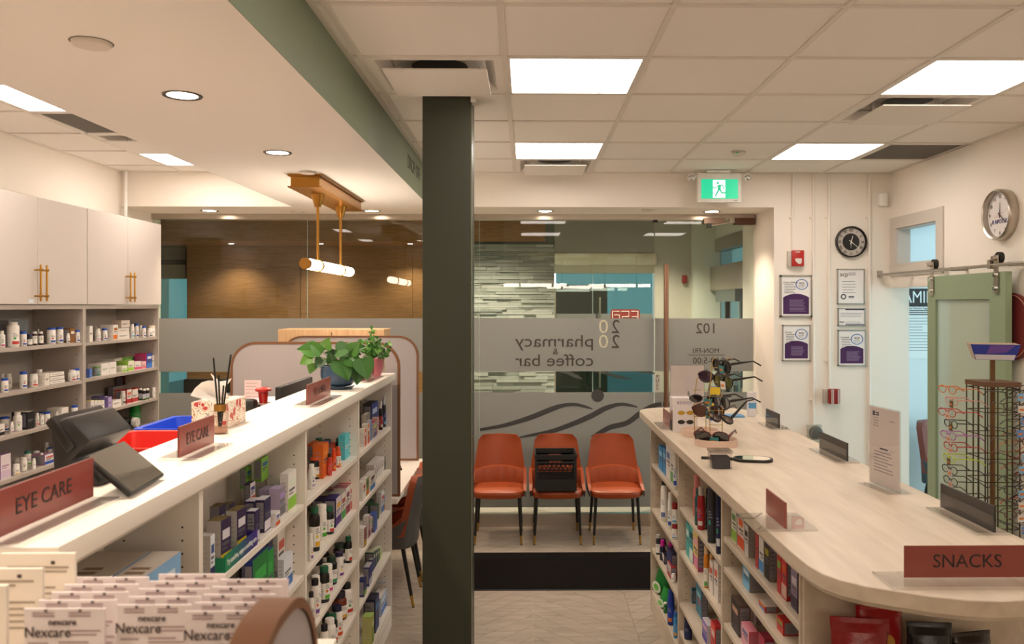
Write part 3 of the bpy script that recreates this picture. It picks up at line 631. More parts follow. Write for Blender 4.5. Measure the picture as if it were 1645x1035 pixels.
# framed notices ------------------------------------------------------------------------------
m_alu = M('#b9b6b0', .3, .9); m_paper = M('#ebe6e2', .7); m_pur = M('#43144f', .6); m_ink2 = M('#35323a', .7); m_blue = M('#3f6fae', .6)
def lines(mb, x0, x1, z1, n, dz, m, y, jag=.25, th=.0035):
    for i in range(n):
        L = (x1-x0)*(1-random.random()*jag); mb.quad((x0, y, z1-i*dz), (x0+L, y, z1-i*dz), (x0+L, y, z1-i*dz-th), (x0, y, z1-i*dz-th), m)
def notice(px0, px1, py0, py1, lab, style, title=None, frame=.008):
    a = at(px0, py0, Yw); b = at(px1, py1, Yw); W, H = b.x-a.x, a.z-b.z
    t = thing('framed_notice', lab, 'framed notice', (a.x+W/2, Yw, b.z))
    f = MB()
    for s_ in (-1, 1): f.box(s_*W/2, s_*(W/2-frame), -.018, 0, 0, H, m_alu); 
    f.box(-W/2, W/2, -.018, 0, 0, frame, m_alu); f.box(-W/2, W/2, -.018, 0, H-frame, H, m_alu); f.build('frame', t, smooth=0)
    MB().box(-W/2+frame, W/2-frame, -.012, -.004, frame, H-frame, m_paper).build('sheet', t, smooth=0)
    pr = MB(); y = -.0126; x0, x1 = -W/2+frame+.012, W/2-frame-.012
    if style == 'arch':
        q = []; zt_ = H*.47
        for i in range(13): u = i/12; q.append((x0+(x1-x0)*u, y, zt_+H*.09*math.sin(math.pi*u)**.8))
        pr.add([(x0, y, frame+.012), (x1, y, frame+.012)] + q[::-1], [tuple(range(15))], m_pur)
        lines(pr, x0+.05, x1-.02, zt_-.02, 9, (zt_-.05)/10, M('#8d7a97', .7), y-.0004)
        lines(pr, x0+.01, x0+(x1-x0)*.5, H-.075, 6, .013, m_ink2, y)
        for j, (r0, r1, m) in enumerate(((.048, .052, m_blue),)):
            cx_, cz_ = x0+(x1-x0)*.72, H-.075; v = []
            for r in (.85, 1.0):
                for i in range(24): v.append((cx_+.05*r*math.cos(2*math.pi*i/24), y, cz_+.043*r*math.sin(2*math.pi*i/24)))
            pr.add(v, [(i, (i+1) % 24, 24+(i+1) % 24, 24+i) for i in range(24)], m)
        lines(pr, cx_-.028, cx_+.025, cz_-.005, 4, .006, M('#8a8a92', .7), y, th=.002)
        pr.build('print', t, smooth=0); text('logo', 'acp', .032, m_ink2, t, (cx_, y-.0005, cz_+.012), 'cam')
        if title: text('title', title, .019, m_ink2, t, (x0+.002, y-.0005, H-.06), 'cam', align='LEFT')
    elif style == 'cert':
        text('logo', 'acp', .05, m_ink2, t, (x0+.035, y-.0005, H-.045), 'cam')
        lines(pr, x0+.07, x1-.04, H-.03, 3, .009, M('#77747a', .7), y); lines(pr, x0+.02, x1-.05, H-.1, 5, .022, M('#77747a', .7), y)
        v = [(x0+.03+.022*r*math.cos(2*math.pi*i/20), y, .06+.022*r*math.sin(2*math.pi*i/20)) for r in (.6, 1) for i in range(20)]
        pr.add(v, [(i, (i+1) % 20, 20+(i+1) % 20, 20+i) for i in range(20)], m_ink2); lines(pr, x0+.07, x1-.06, .065, 2, .01, m_ink2, y, th=.006); pr.build('print', t, smooth=0)
    else:
        pr.box(-W/2+.06, W/2-frame, y, y+.0003, H-frame-.009, H-frame, m_pur); pr.box(-W/2+.06, W/2-frame, y, y+.0003, frame, frame+.006, m_pur)
        lines(pr, x0, x1, H-.04, 3, .013, M('#8a8490', .7), y); lines(pr, x0+.04, x1, .035, 2, .01, M('#8a8490', .7), y); pr.build('print', t, smooth=0)
        text('logo', 'acp', .028, m_ink2, t, (x0+.012, y-.0005, .035), 'cam')
notice(1252, 1304, 442, 510, 'framed certificate with purple arch under the pull station', 'arch', 'Code of Ethics', .014)
notice(1256, 1301, 522, 580, 'purple arch notice below the framed ethics certificate', 'arch', 'Privacy')
notice(1344, 1388, 432, 489, 'plain cream certificate directly below black clock', 'cert')
notice(1345, 1389, 495, 524, 'small landscape notice between two other notices', 'land')
notice(1345, 1390, 530, 588, 'purple arch notice lowest in its column below black clock', 'arch', 'Licensed')

# dispensary wall cabinets and shelving ------------------------------------------------------------
m_cab = M('#cfc5bd', .45, name='cabinet_taupe'); m_shelf = M('#b5aaa0', .5, name='shelf_taupe'); m_backp = M('#a79d94', .55, name='shelf_back')
m_gold = M('#b98a45', .3, 1.)
XC = -2.83
for y0, lab in ((4.30, 'taupe double door wall cabinet nearest the camera'), (5.385, 'taupe double door wall cabinet beside the glass front')):
    t = thing('wall_cabinet', lab, 'cabinet', (XL, y0, 1.895)); D = XC - XL
    MB().box(.004, D-.02, 0, 1.08, 0, .625, m_cab).build('body', t, smooth=0)
    for k in (0, 1):
        d = MB().box(D-.019, D, .002+k*.54, .538+k*.54, .002, .623, m_cab).build('door', t, bevel=.0015, segs=1)
        hy = .54 + (-.03 if k == 0 else .03); h = MB(); h.cyl((D+.035, hy, .02), (D+.035, hy, .23), .006, .006, m_gold, 10)
        for z in (.05, .20): h.cyl((D, hy, z), (D+.043, hy, z), .005, .005, m_gold, 8); h.cyl((D+.027, hy, z), (D+.045, hy, z), .008, .008, m_gold, 10)
        h.build('handle', d)
    if y0 < 5: MB().box(D, D+.001, .45, .50, .01, .03, M('#dfe7ee', .5)).build('label_tag', t, smooth=0)
SHZ = [1.655, 1.41, 1.175, .935]
for y0, y1, lab, zs in ((4.28, 5.365, 'grey open wall shelving bay nearer the camera', SHZ), (5.365, 6.45, 'grey open wall shelving bay beside the glass front', [1.65, 1.415, 1.18, .985])):
    t = thing('wall_shelving', lab, 'shelving', (XL, y0, 0)); D = XC - XL - .01; L = y1-y0
    MB().box(.004, .02, 0, L, 0, 1.893, m_backp).build('back_panel', t, smooth=0)
    for y in (0, L-.018): MB().box(.02, D, y, y+.018, 0, 1.893, m_shelf).build('side_panel', t, smooth=0)
    for z in zs: MB().box(.021, D-.004, .019, L-.019, z-.02, z, m_shelf).build('shelf', t, smooth=0)
    MB().box(.021, D+.0, .019, L-.019, 1.868, 1.893, m_shelf).build('top_rail', t, smooth=0)
    MB().box(.021, D, .019, L-.019, .0, .7, m_shelf).build('base_cupboard', t, smooth=0)
    h = MB()
    for z in [1.0+.032*i for i in range(0, 26, 3)]:
        for x in (.06, D-.04): h.quad((x-.003, L-.0185, z-.003), (x+.003, L-.0185, z-.003), (x+.003, L-.0185, z+.003), (x-.003, L-.0185, z+.003), m_black)
    h.build('pin_holes', t, smooth=0)
tag(MB().box(0, .001, 0, .03, -.045, 0, M('#d9dba8', .7)).build('sticky_note', loc=(XC-.008, yat(177, XC), 1.185)), 'pale yellow sticky note on shelf edge of far wall bay', 'note')

# white counter with shelving bays --------------------------------------------------------------------
m_wl = M('#ece4d8', .45, name='white_laminate'); m_wi = M('#ddd3c6', .5, name='white_laminate_inside')
GX, GB, GZ = -.79, -1.03, 1.44
GB_Y = [1.385, 2.024, 2.985, 3.925, 4.887]; GS = [1.18, .929, .69, .447, .125]
names = ['white counter shelving bay nearest the camera', 'white counter shelving bay holding purple cartons', 'white counter shelving bay holding vitamin bottles', 'white counter shelving bay at the far end']
def bay(name, lab, cat, y0, y1, xf, xb, zs, ztop, ms, mi_, holes=True):
    sg = 1 if xf > xb else -1; D = abs(xf-xb); t = thing(name, lab, cat, (xb, y0, 0)); L = y1-y0
    X = lambda v: sg*v
    MB().box(X(.0), X(.012), 0, L, 0, ztop, mi_).build('back_panel', t, smooth=0)
    for y in (0, L-.0125): MB().box(X(.012), X(D), y, y+.0125, 0, ztop, ms).build('side_panel', t, smooth=0)
    for z in zs: MB().box(X(.013), X(D-.004), .0135, L-.0135, z-.022, z, ms).build('shelf', t, bevel=.002, segs=1)
    MB().box(X(.013), X(D-.002), .0135, L-.0135, 0, zs[-1]-.025, ms).build('plinth', t, smooth=0)
    if holes:
        h = MB(); n = int((ztop-.2)/.032)
        for i in range(n):
            z = .17+.032*i
            if any(z-.004 < s_ < z+.026 for s_ in zs): continue
            for x in (D-.04, .06):
                c = [(X(x)+.0028*math.cos(R(60*k)), L-.0128, z+.0028*math.sin(R(60*k))) for k in range(6)]; h.add(c, [tuple(range(6))], M('#2e2721', .8))
        h.build('pin_holes', t, smooth=0)
    return t
for i in range(4): bay('counter_bay', names[i], 'shelving', GB_Y[i], GB_Y[i+1], GX, GB, GS, GZ, m_wl, m_wi)
t = thing('countertop', 'long white laminate countertop carrying plants and signs', 'countertop', (0, 1.375, GZ))
MB().box(-1.05, -.77, 0, 3.53, .012, .052, m_wl).build('top_slab', t, bevel=.003)
MB().box(-1.04, -.785, 0, 3.52, 0, .0118, M('#cfc5b8', .5)).build('under_strip', t, smooth=0)

# oak island counter --------------------------------------------------------------------------------------
m_isl = wood_mat('pale_oak_laminate', '#c9b9a3', '#dccdb8', 2.2, (9, 1.0, 9), .38, .02); m_isi = wood_mat('pale_oak_shelf', '#bfb09c', '#d0c2ae', 2.2, (8, 1.2, 8), .5, .02)
IX, IZ = .775, 1.16; IB_Y = [2.33, 3.27, 4.21, 5.14]
IS = [[.98, .86, .64, .40, .125], [.868, .647, .385, .24, .125], [.912, .637, .39, .125]]
inm = ['pale oak counter bay nearest the camera', 'middle pale oak counter bay', 'pale oak counter bay nearest the entrance']
for i in range(3): bay('island_bay', inm[i], 'shelving', IB_Y[i], IB_Y[i+1], IX, 1.08, IS[i], IZ-.0125, m_isi, m_isi)
t = thing('island_core', 'pale oak rear half of the island counter', 'counter', (1.08, 2.33, 0))
MB().box(.002, .33, 0, 2.81, 0, IZ-.0125, m_isi).build('rear_carcass', t, smooth=0)
MB().box(-.30, .33, -.02, -.002, 0, IZ-.0125, m_isi).build('end_panel', t, smooth=0)
MB().prism([(-.305, -.022)] + [(-.305+.63*i/12, -.022-.22*math.sin(math.pi*i/12)**.6) for i in range(1, 12)] + [(.325, -.022)], .86, .88, m_isi).build('end_shelf', t, smooth=0)
out = []
def arc(cx, cy, rx, ry, a0, a1, n=10):
    return [(cx+rx*math.cos(R(a0+(a1-a0)*i/n)), cy+ry*math.sin(R(a0+(a1-a0)*i/n))) for i in range(n+1)]
out = [(.738, 2.47), (.739, 2.3), (.744, 2.18), (.758, 2.11), (.785, 2.06), (.83, 2.015), (.88, 1.985), (.96, 1.94), (1.03, 1.915), (1.1, 1.906), (1.17, 1.915), (1.24, 1.94), (1.32, 1.985), (1.37, 2.015), (1.415, 2.06), (1.443, 2.11), (1.458, 2.18), (1.462, 2.3), (1.462, 2.47)]
out += arc(1.262, 5.36, .2, .2, 0, 90, 8) + arc(.938, 5.36, .2, .2, 90, 180, 8)
t = thing('island_counter', 'rounded pale oak laminate worktop of the island counter', 'countertop', (0, 0, IZ))
MB().prism(out, .003, .043, m_isl).build('top_slab', t, bevel=.002, segs=1)
ins = [(1.1+(x-1.1)*.965, 3.7+(y-3.7)*.988) for x, y in out]
MB().prism(ins, -.012, .0025, m_isi).build('under_strip', t, smooth=0)
IZT = IZ + .043; GZT = GZ + .052
# ================================================================== PRODUCTS
REG = {}
BOUND = []
def bound(where):
    for key, b in BOUND:
        if key in where: return b
    return None
def reg(o, look, where, px, cat, group):
    REG.setdefault(where, []).append((px, look, o)); tag(o, None, cat, group)
def finish_labels():
    for where, L in REG.items():
        L.sort(key=lambda q: q[0]); cnt = {}
        for _, look, _o in L: cnt[look] = cnt.get(look, 0) + 1
        seen = {}
        for _, look, o in L:
            if cnt[look] > 1:
                seen[look] = seen.get(look, 0) + 1
                o['label'] = '%s, %s such from left, %s' % (look, ORD[seen[look]-1], where)
            else: o['label'] = '%s on %s' % (look, where)
GROUPS = {}
def bottle(where, look, px, wd, top, zs, X, body, cap, lab='#f0ece4', acc=None, capr=.78, caph=.17, shoulder=.12, name='pill_bottle', acc2=None, glossy=.35, labz=(.12, .66), cat='bottle', face=1):
    Y = yat(px, X); u = (px-PX0)/F; s = Y/_dir(px)[1]
    r = wd/2*s/F/math.sqrt(1+u*u); zt_ = zat(top, px, Y); h = max(zt_-zs, .03)
    bd = bound(where)
    if bd:
        X = (max(X, bd[2]+r+.001) if bd[3] > 0 else min(X, bd[2]-r-.001)); X = min(X, -2.85-r) if X < -2.8 else X
        X = min(X, -.797-r) if bd[3] > 0 and X > -2 else (max(X, .783+r) if bd[3] < 0 else X)
        if X < -2 and (('near wall' in where and px > 108) or ('far wall' in where and px > 228 and X > -2.97)): X = -2.852-r
        Y = yat(px, X); Y = min(max(Y, bd[0]+r+.001), bd[1]-r-.001)
    t = thing(name, None, None, (X, Y, zs+.0006)); n = 18
    hc = h*caph; hb = h-hc; sh = h*shoulder; rc = r*capr; mb_ = M(body, glossy); mc = M(cap, .4)
    MB().lathe([(.001, 0), (r*.93, 0), (r, r*.08), (r, hb-sh), (r*.93, hb-sh*.5), (rc*.9, hb-.001), (rc*.86, hb+hc*.3), (.001, hb+hc*.3)], mb_, n=n).build('body', t, smooth=50)
    MB().lathe([(.001, hb+.0008), (rc, hb+.0008), (rc, h-hc*.12), (rc*.92, h), (.001, h)], mc, n=n).build('cap', t)
    if lab:
        b = MB(); z0, z1 = hb*labz[0], min(hb*labz[1]+sh*0, hb-sh-.002); rl = r+.0005; ml = M(lab, .55)
        b.lathe([(rl, z0), (rl, z1)], ml, n=n)
        a0 = R(-100) if face > 0 else R(-190)
        r2 = rl+.0004; hgt = z1-z0
        if acc: b.lathe([(r2, z0+hgt*.02), (r2, z0+hgt*.26)], M(acc, .55), n=5, a0=a0+R(35), a1=a0+R(105))
        if acc2: b.lathe([(r2, z0+hgt*.42), (r2, z0+hgt*.58)], M(acc2, .55), n=3, a0=a0+R(45), a1=a0+R(70))
        mt = M('#8d8a92', .6)
        for k in (.66, .76, .86): b.lathe([(r2, z0+hgt*k), (r2, z0+hgt*k+hgt*.045)], mt, n=4, a0=a0+R(40), a1=a0+R(100-10*(k*10 % 3)))
        for k in (.1, .2, .3, .4, .5, .6): b.lathe([(r2, z0+hgt*k), (r2, z0+hgt*k+hgt*.03)], M('#b9b4b0', .6), n=3, a0=a0-R(20), a1=a0+R(20))
        b.build('label', t, smooth=50)
    reg(t, look, where, px, cat, GROUPS.get(where, 'bottles on ' + where)); return t
def carton_at(where, look, x0, x1, y0, y1, z0, h, base, front=None, acc=None, acc2=None, txt='#5b5660', sgn=1, rz=0., px=0, name='carton', cat='box', topc=None, tilt=0.):
    """front: colour of the aisle-facing side (+X when sgn=1); base: other sides"""
    bd = bound(where)
    if bd:
        if y0 < bd[0]: y1 += bd[0]+.001-y0; y0 = bd[0]+.001
        if y1 > bd[1]: y1 = bd[1]-.001; y0 = min(y0, y1-.03)
        if bd[3] > 0: x0 = max(x0, bd[2]+.001)
        else: x1 = min(x1, bd[2]-.001)
        if x1-x0 < .02: x1 = x0+.02
    cx, cy = (x0+x1)/2, (y0+y1)/2; a, b = abs(x1-x0)/2, abs(y1-y0)/2
    mb = MB(); m0 = M(base, .5); mf = M(front or base, .45); mt = M(topc or base, .5)
    v = [(-a,-b,0),(a,-b,0),(a,b,0),(-a,b,0),(-a,-b,h),(a,-b,h),(a,b,h),(-a,b,h)]
    mb.add(v, [(3,2,1,0),(0,1,5,4),(2,3,7,6)], m0); mb.v += []
    k = len(mb.v) - 8
    for f_, m in (((4,5,6,7), mt), ((1,2,6,5), mf if sgn > 0 else m0), ((3,0,4,7), mf if sgn < 0 else m0)):
        mb.f.append([q+k for q in f_]); mb.m.append(mb.mi(m))
    o = mb.build(name, loc=(cx, cy, z0+.0006), smooth=0)
    if rz or tilt: o.rotation_euler = (tilt, 0, rz)
    p = MB(); xf = sgn*(a+.0004); yn = -b-.0004
    F_ = lambda u, w_: (xf, b*(-sgn if 0 else 1)*(2*u-1), h*w_)
    def fq(u0, u1, w0, w1, c): p.quad((xf, b*(2*u0-1), h*w0), (xf, b*(2*u1-1), h*w0), (xf, b*(2*u1-1), h*w1), (xf, b*(2*u0-1), h*w1), M(c, .5))
    def nq(u0, u1, w0, w1, c): p.quad((a*(2*u0-1), yn, h*w0), (a*(2*u1-1), yn, h*w0), (a*(2*u1-1), yn, h*w1), (a*(2*u0-1), yn, h*w1), M(c, .6))
    if acc: fq(.0, 1, .04, .34, acc)
    if acc2: fq(.15, .85, .62, .8, acc2)
    fq(.12, .8, .5, .56, txt); fq(.12, .6, .42, .455, txt)
    lum = sum(lin(base)[:3])/3; lt = '#a9a4a2' if lum > .35 else '#8f8b93'
    if lum < .25: nq(.1, .9, .12, .92, '#8d8890' if lum > .02 else '#6f6b78')
    for i in range(6): nq(.16, .84-.1*(i % 3), .2+i*.11, .225+i*.11, lt if lum > .25 else '#57535c')
    p.build('print', o, smooth=0)
    reg(o, look, where, px, cat, GROUPS.get(where, 'cartons on ' + where)); return o
def gbox(where, look, a, b, c, top, zs, X1, base, front=None, acc=None, acc2=None, sgn=1, **k):
    """near face from px a to px b (b: aisle edge), aisle face from px b to px c, top py at that near aisle edge"""
    y0 = yat(b, X1); y1 = max(yat(c, X1), y0+.012); x0 = at(a, 500, y0).x; h = zat(top, b, y0) - zs
    if abs(x0-X1) < .02: x0 = X1 - sgn*.03
    return carton_at(where, look, min(x0, X1), max(x0, X1), y0, y1, zs, max(h, .02), base, front, acc, acc2, sgn=sgn, px=b, **k)

BOUND += [('near wall bay', (4.30, 5.345, XL+.022, 1)), ('far wall bay', (5.385, 6.43, XL+.022, 1))]
for key, i in (('nearest white', 0), ('purple carton', 1), ('vitamin bay', 2), ('far white', 3)): BOUND.append((key, (GB_Y[i]+.014, GB_Y[i+1]-.014, GB+.013, 1)))
for key, i in (('nearest oak', 0), ('middle oak', 1), ('oak bay by entrance', 2)): BOUND.append((key, (IB_Y[i]+.014, IB_Y[i+1]-.014, 1.08-.013, -1)))
# ---- dispensary wall shelves: (kind, look, ...)
XA, XB_ = -2.90, -3.03
Wc, BLc = '#efeae2', '#1f4fb8'
def wb(where, zs, look, px, wd, top, X=XA, cap=Wc, body=Wc, **k): return bottle(where, look, px, wd, top, zs, X, body, cap, **k)
def wc(where, zs, look, px0, px1, top, base, front=None, acc=None, acc2=None, X1=-2.87, dep=.09, z0=None, **k):
    y0 = yat(px0, X1); y1 = yat(px1, X1); h = zat(top, (px0+px1)/2, (y0+y1)/2) - zs - (z0 or 0)
    return carton_at(where, look, X1-dep, X1, y0, y1, zs+(z0 or 0), max(h, .02), base, front, acc, acc2, px=px0, **k)
n1, n2, n3, n4 = ('%s shelf of near wall bay' % q for q in ('top', 'second', 'third', 'fourth'))
f1, f2, f3, f4 = ('%s shelf of far wall bay' % q for q in ('top', 'second', 'third', 'lowest'))
Z = SHZ
blue = dict(cap=BLc, acc='#2a51ad', acc2='#c8372d', capr=.97, shoulder=.06)
BW = 'white pill bottle with blue cap'; WW = 'white pill bottle with white cap'
wb(n1, Z[0], WW, 3, 11, 532, acc='#d46a8a', acc2='#4fa83f', capr=.6)
wb(n1, Z[0], 'large white jar with green leaf print', 21, 21, 518, acc2='#3f9e3a', acc='#c2342f', capr=.72, caph=.09, shoulder=.1)
wc(n1, Z[0], 'grey plastic pouch', 14, 46, 514.5, '#84898c', X1=-3.08, dep=.05, name='pouch', cat='pouch')
wb(n1, Z[0], BW, 37.5, 11, 533, **blue)
wb(n1, Z[0], 'dark glass vial with navy cap', 47.5, 9, 537, cap='#1c2352', body='#24242c', capr=.95)
wb(n1, Z[0], 'amber bottle with white cap', 55.5, 9, 533, body='#3a1a12', labz=(.15, .85)); wb(n1, Z[0], 'amber bottle with white cap', 65.5, 9, 533, body='#3a1a12', acc2='#88a05a', labz=(.15, .85))
wb(n1, Z[0], 'small clear dropper bottle', 61.5, 5, 529, X=XB_, body='#cfcbc8', capr=.6)
wb(n1, Z[0], 'wide white jar with blue lid', 82.5, 15, 527, **{**blue, 'caph': .12}); wb(n1, Z[0], 'wide white jar with blue lid', 96, 12, 526, **{**blue, 'caph': .12})
wb(n1, Z[0], WW, 104, 7, 527, X=-2.96, acc='#1a1f4a'); wb(n1, Z[0], 'tiny white vial', 109.5, 5.5, 535, acc='#222')
wc(n1, Z[0], 'brown carton with white label', 113, 120.5, 528, '#7d4f1d', '#8a5a22', None, '#efe6d6')
wb(n1, Z[0], 'slim white jar with blue lid', 124.5, 7, 530, **blue); wb(n1, Z[0], 'slim white jar with blue lid', 130.5, 7, 530, **blue)
Zf = 1.65
wc(f1, Zf, 'tall plain white carton', 144, 149, 524, '#e9e3da', dep=.06); wb(f1, Zf, WW, 153.5, 7, 525, X=XB_)
wb(f1, Zf, WW, 157, 10, 528, acc2='#58a843', acc='#c77fa6'); wb(f1, Zf, BW, 168, 9, 528, **blue); wb(f1, Zf, WW, 167.5, 7, 522, X=XB_)
wb(f1, Zf, WW, 177.5, 9, 522, acc2='#5aa33e'); wc(f1, Zf, 'white carton with orange patches', 182, 189.5, 522, '#ece4dc', None, '#e0731e', '#a3672a')
wc(f1, Zf, 'flat white carton under others', 190, 208, 534.5, '#e4dcd3', X1=-2.86); wc(f1, Zf, 'flat white carton in middle of stack', 190, 207.5, 527.5, '#ddd5cb', z0=.048, X1=-2.865, dep=.08)
wc(f1, Zf, 'tan carton topmost of stack', 195, 208.5, 515, '#c6b4a2', '#d8cbbd', z0=.082, X1=-2.87, dep=.07)
wb(f1, Zf, 'white bottle with pale blue label', 212, 8, 521, acc='#58b4d4', acc2='#58b4d4'); wb(f1, Zf, BW, 219.5, 7, 520, **blue); wb(f1, Zf, WW, 226, 6.5, 523, acc2='#57a23f', acc='#a33b4c'); wb(f1, Zf, BW, 231.5, 6.5, 524, **blue)
wb(f1, Zf, 'white bottle with teal sticker', 240.5, 9, 527, acc2='#3da5c4', acc='#222'); wb(f1, Zf, 'cream bottle with cream cap', 246, 11, 523, cap='#efe3cc', capr=.95)
# second shelf
wb(n2, Z[1], WW, 14, 11, 601, X=-2.97); wb(n2, Z[1], WW, 4.5, 8, 601, X=-3.0); wb(n2, Z[1], BW, 7.5, 12.5, 608, X=-2.88, **blue); wb(n2, Z[1], BW, 37.5, 12.5, 597, **blue)
wb(n2, Z[1], 'squat white jar with red label', 54, 14, 601, acc='#cf4436', acc2='#cf4436', capr=.95, caph=.1); wb(n2, Z[1], 'white bottle with teal label', 63, 13, 594, X=-2.98, acc2='#2f8d8f')
wc(n2, Z[1], 'upright white carton', 72, 79.5, 600, '#e8e0d2', dep=.05)
for i in range(3): wc(n2, Z[1], 'flat white carton stacked in threes', 81-i*.3, 104-i*.5, 613.5-i*5, '#e2dad2', '#eae4dc', z0=.002+.0235*i, X1=-2.87-.002*i, dep=.1)
wc(n2, Z[1], 'wide flat carton behind stack', 90, 110, 598, '#d5ccc3', X1=-3.02); wb(n2, Z[1], 'white bottle with red print', 116, 14, 594, acc='#c24b55', acc2='#c24b55'); wb(n2, Z[1], BW, 126, 10, 590, X=-2.93, **blue)
wc(f2, 1.415, 'small blue carton', 144, 147.8, 593, '#4f6fc4', '#5b83d8', None, None, dep=.05)
wb(f2, 1.415, 'green lidded tin', 155.5, 12, 590, body='#9aa3a3', cap='#5fae3b', lab='#8f9aa0', acc='#1f8a4a', acc2='#1f8a4a', capr=1.0, caph=.1, shoulder=.02, name='tin', cat='tin')
wc(f2, 1.415, 'square white carton', 163, 175.5, 584, '#e6ded6', '#efe9e4', txt='#a8b58a'); wc(f2, 1.415, 'square white carton', 176, 187, 582, '#e6ded6', '#efe9e4', txt='#a8b58a'); wc(f2, 1.415, 'taller white carton', 184, 196, 576, '#ddd6d0', '#e4dedb', X1=-2.98)
wc(f2, 1.415, 'tall green and cream carton', 197, 213, 574.5, '#d8d99a', '#5fb03e', None, '#e9ecc8', X1=-2.97); wc(f2, 1.415, 'small lime carton', 196.5, 204.5, 588, '#e6e8cf', '#eef0da', '#8ac43c', dep=.05); wc(f2, 1.415, 'lime and cream carton', 206, 215.5, 580, '#9ac94a', '#f0f0d8', '#9ac94a')
wc(f2, 1.415, 'pink and white carton', 216.5, 226.5, 581, '#e8c0c8', '#f3ece8', '#d84f86'); wc(f2, 1.415, 'pale blue and pink carton', 214.5, 224, 573, '#d8b4bc', '#5fa8d8', X1=-2.99); wc(f2, 1.415, 'tall tan carton', 225, 236, 567.5, '#c4b2a2', '#b9a896', X1=-2.99)
wc(f2, 1.415, 'small pink carton', 227.5, 234.5, 581, '#e3a8ae', '#eec0c4', '#e07a88', dep=.07); wc(f2, 1.415, 'tall blue carton', 235.5, 244.5, 568, '#c23a72', '#2e55b8', '#3d7fd0', '#e9eef6'); wc(f2, 1.415, 'white carton with black edge', 248.5, 254, 570, '#191919', '#efe9e0', txt='#3f7f3f')
# third shelf
wc(n3, Z[2], 'white carton with black base', -4, 7.5, 682, '#ebe5df', None, '#16161a'); wb(n3, Z[2], 'wide white jar with blue lid', 7.5, 16, 670, X=-2.96, **{**blue, 'caph': .14}); wb(n3, Z[2], 'tiny white vial', 19, 6, 678, X=-2.87, acc='#c97fa0')
wb(n3, Z[2], 'large white bottle with white cap', 28, 15.5, 663, acc2='#58a843', capr=.68, caph=.13); wb(n3, Z[2], BW, 39.5, 7, 671, **{**blue, 'acc': '#5fae7c'})
wc(n3, Z[2], 'tall black carton', 44, 55.5, 661.5, '#121216', '#17171c', txt='#77727a', topc='#d8d0c6'); wb(n3, Z[2], 'white bottle with red label', 59.5, 7.5, 664, acc='#cf3a35', acc2='#d8604a', capr=.7); wb(n3, Z[2], BW, 66, 8, 662, X=XB_, **blue)
wb(n3, Z[2], WW, 67, 8, 667, acc2='#58a843', capr=.9); wb(n3, Z[2], BW, 75, 11, 662, **blue); wb(n3, Z[2], BW, 83, 10, 660, X=-2.94, **blue); wb(n3, Z[2], WW, 91.5, 7, 661, capr=.7)
wc(n3, Z[2], 'white carton with blue patch', 99, 110, 655, '#e4ddd4', '#ece6de', '#2f94d4'); wb(n3, Z[2], BW, 119.5, 11, 650, **blue)
z3 = 1.18
for i in range(4): wc(f3, z3, 'slim white carton with yellow top', 146+i*5.6, 151+i*5.6, 643.5, '#e6dfda', '#efe9e4', None, None, topc='#d4c02a', dep=.09)
wc(f3, z3, 'violet and white carton', 168, 173, 637, '#6a5aa8', '#e4dcea', X1=-2.9, topc='#4a479a'); wc(f3, z3, 'slim violet carton', 174, 179.5, 638, '#8a78bc', '#b9a4d4', dep=.06)
wc(f3, z3, 'low white carton', 181, 195, 643, '#e9e0d8', '#efe8e2', dep=.06); wc(f3, z3, 'clear plastic pouch', 182, 206, 620, '#8e8680', X1=-3.08, dep=.04, name='pouch', cat='pouch')
wb(f3, z3, WW, 187, 9, 629, X=-2.98, acc='#222'); wb(f3, z3, WW, 198, 10.5, 628, acc='#222', capr=.9); wc(f3, z3, 'red and white carton', 204, 211.5, 626, '#a8272c', '#ece4dc', '#b32a2e', '#d86a44'); wc(f3, z3, 'red and white carton', 212.5, 221.5, 625.5, '#a8272c', '#ece4dc', '#b8343a', None)
for q in (225.5, 231.5, 237): wb(f3, z3, 'black bottle with green striped label', q, 6, 624-(q-225)*.1, body='#17171a', acc='#79b83f', acc2='#6f86c4', lab='#dfe0ea', capr=.9)
wb(f3, z3, 'dark jar with red lid', 237, 12, 619, X=-3.0, body='#26181a', cap='#c4231f', capr=1., caph=.2); wb(f3, z3, 'white pill bottle with white cap', 247, 6.5, 621, capr=.9)
wc(f3, z3, 'tall dark red carton', 208.5, 222, 601, '#4a1416', '#5c1719', X1=-3.09, dep=.06, txt='#b99')
z4 = .985
wb(f4, z4, 'green plastic tub', 220, 17.5, 649, X=-3.0, body='#1f8f3a', cap='#2aa84a', lab='#2aa548', acc=None, capr=1., caph=.12, shoulder=.02, name='tub', cat='tub')
t = thing('tape_dispenser', None, None, (-2.925, 6.0, z4+.0006)); b = MB(); b.box(-.06, .06, -.2, .2, 0, .035, m_black); b.box(-.04, .04, -.06, .12, .035, .085, m_black); b.build('body', t, bevel=.012); MB().cyl((.05, .1, .05), (.085, .1, .05), .035, .035, M('#cfcac4', .4), 20).build('tape_roll', t); reg(t, 'black desktop tape dispenser', f4, 214, 'tape dispenser', None)
t = thing('paper_roll', None, None, (-2.88, 5.72, z4+.0006)); MB().cyl((0, -.09, .028), (0, .14, .028), .026, .026, M('#d9d2c8', .6), 18).build('roll', t); MB().cyl((0, -.14, .028), (0, -.088, .028), .028, .028, M('#1a2552', .5), 18).build('end_cap', t); reg(t, 'white paper roll with navy end', f4, 197, 'paper roll', None)
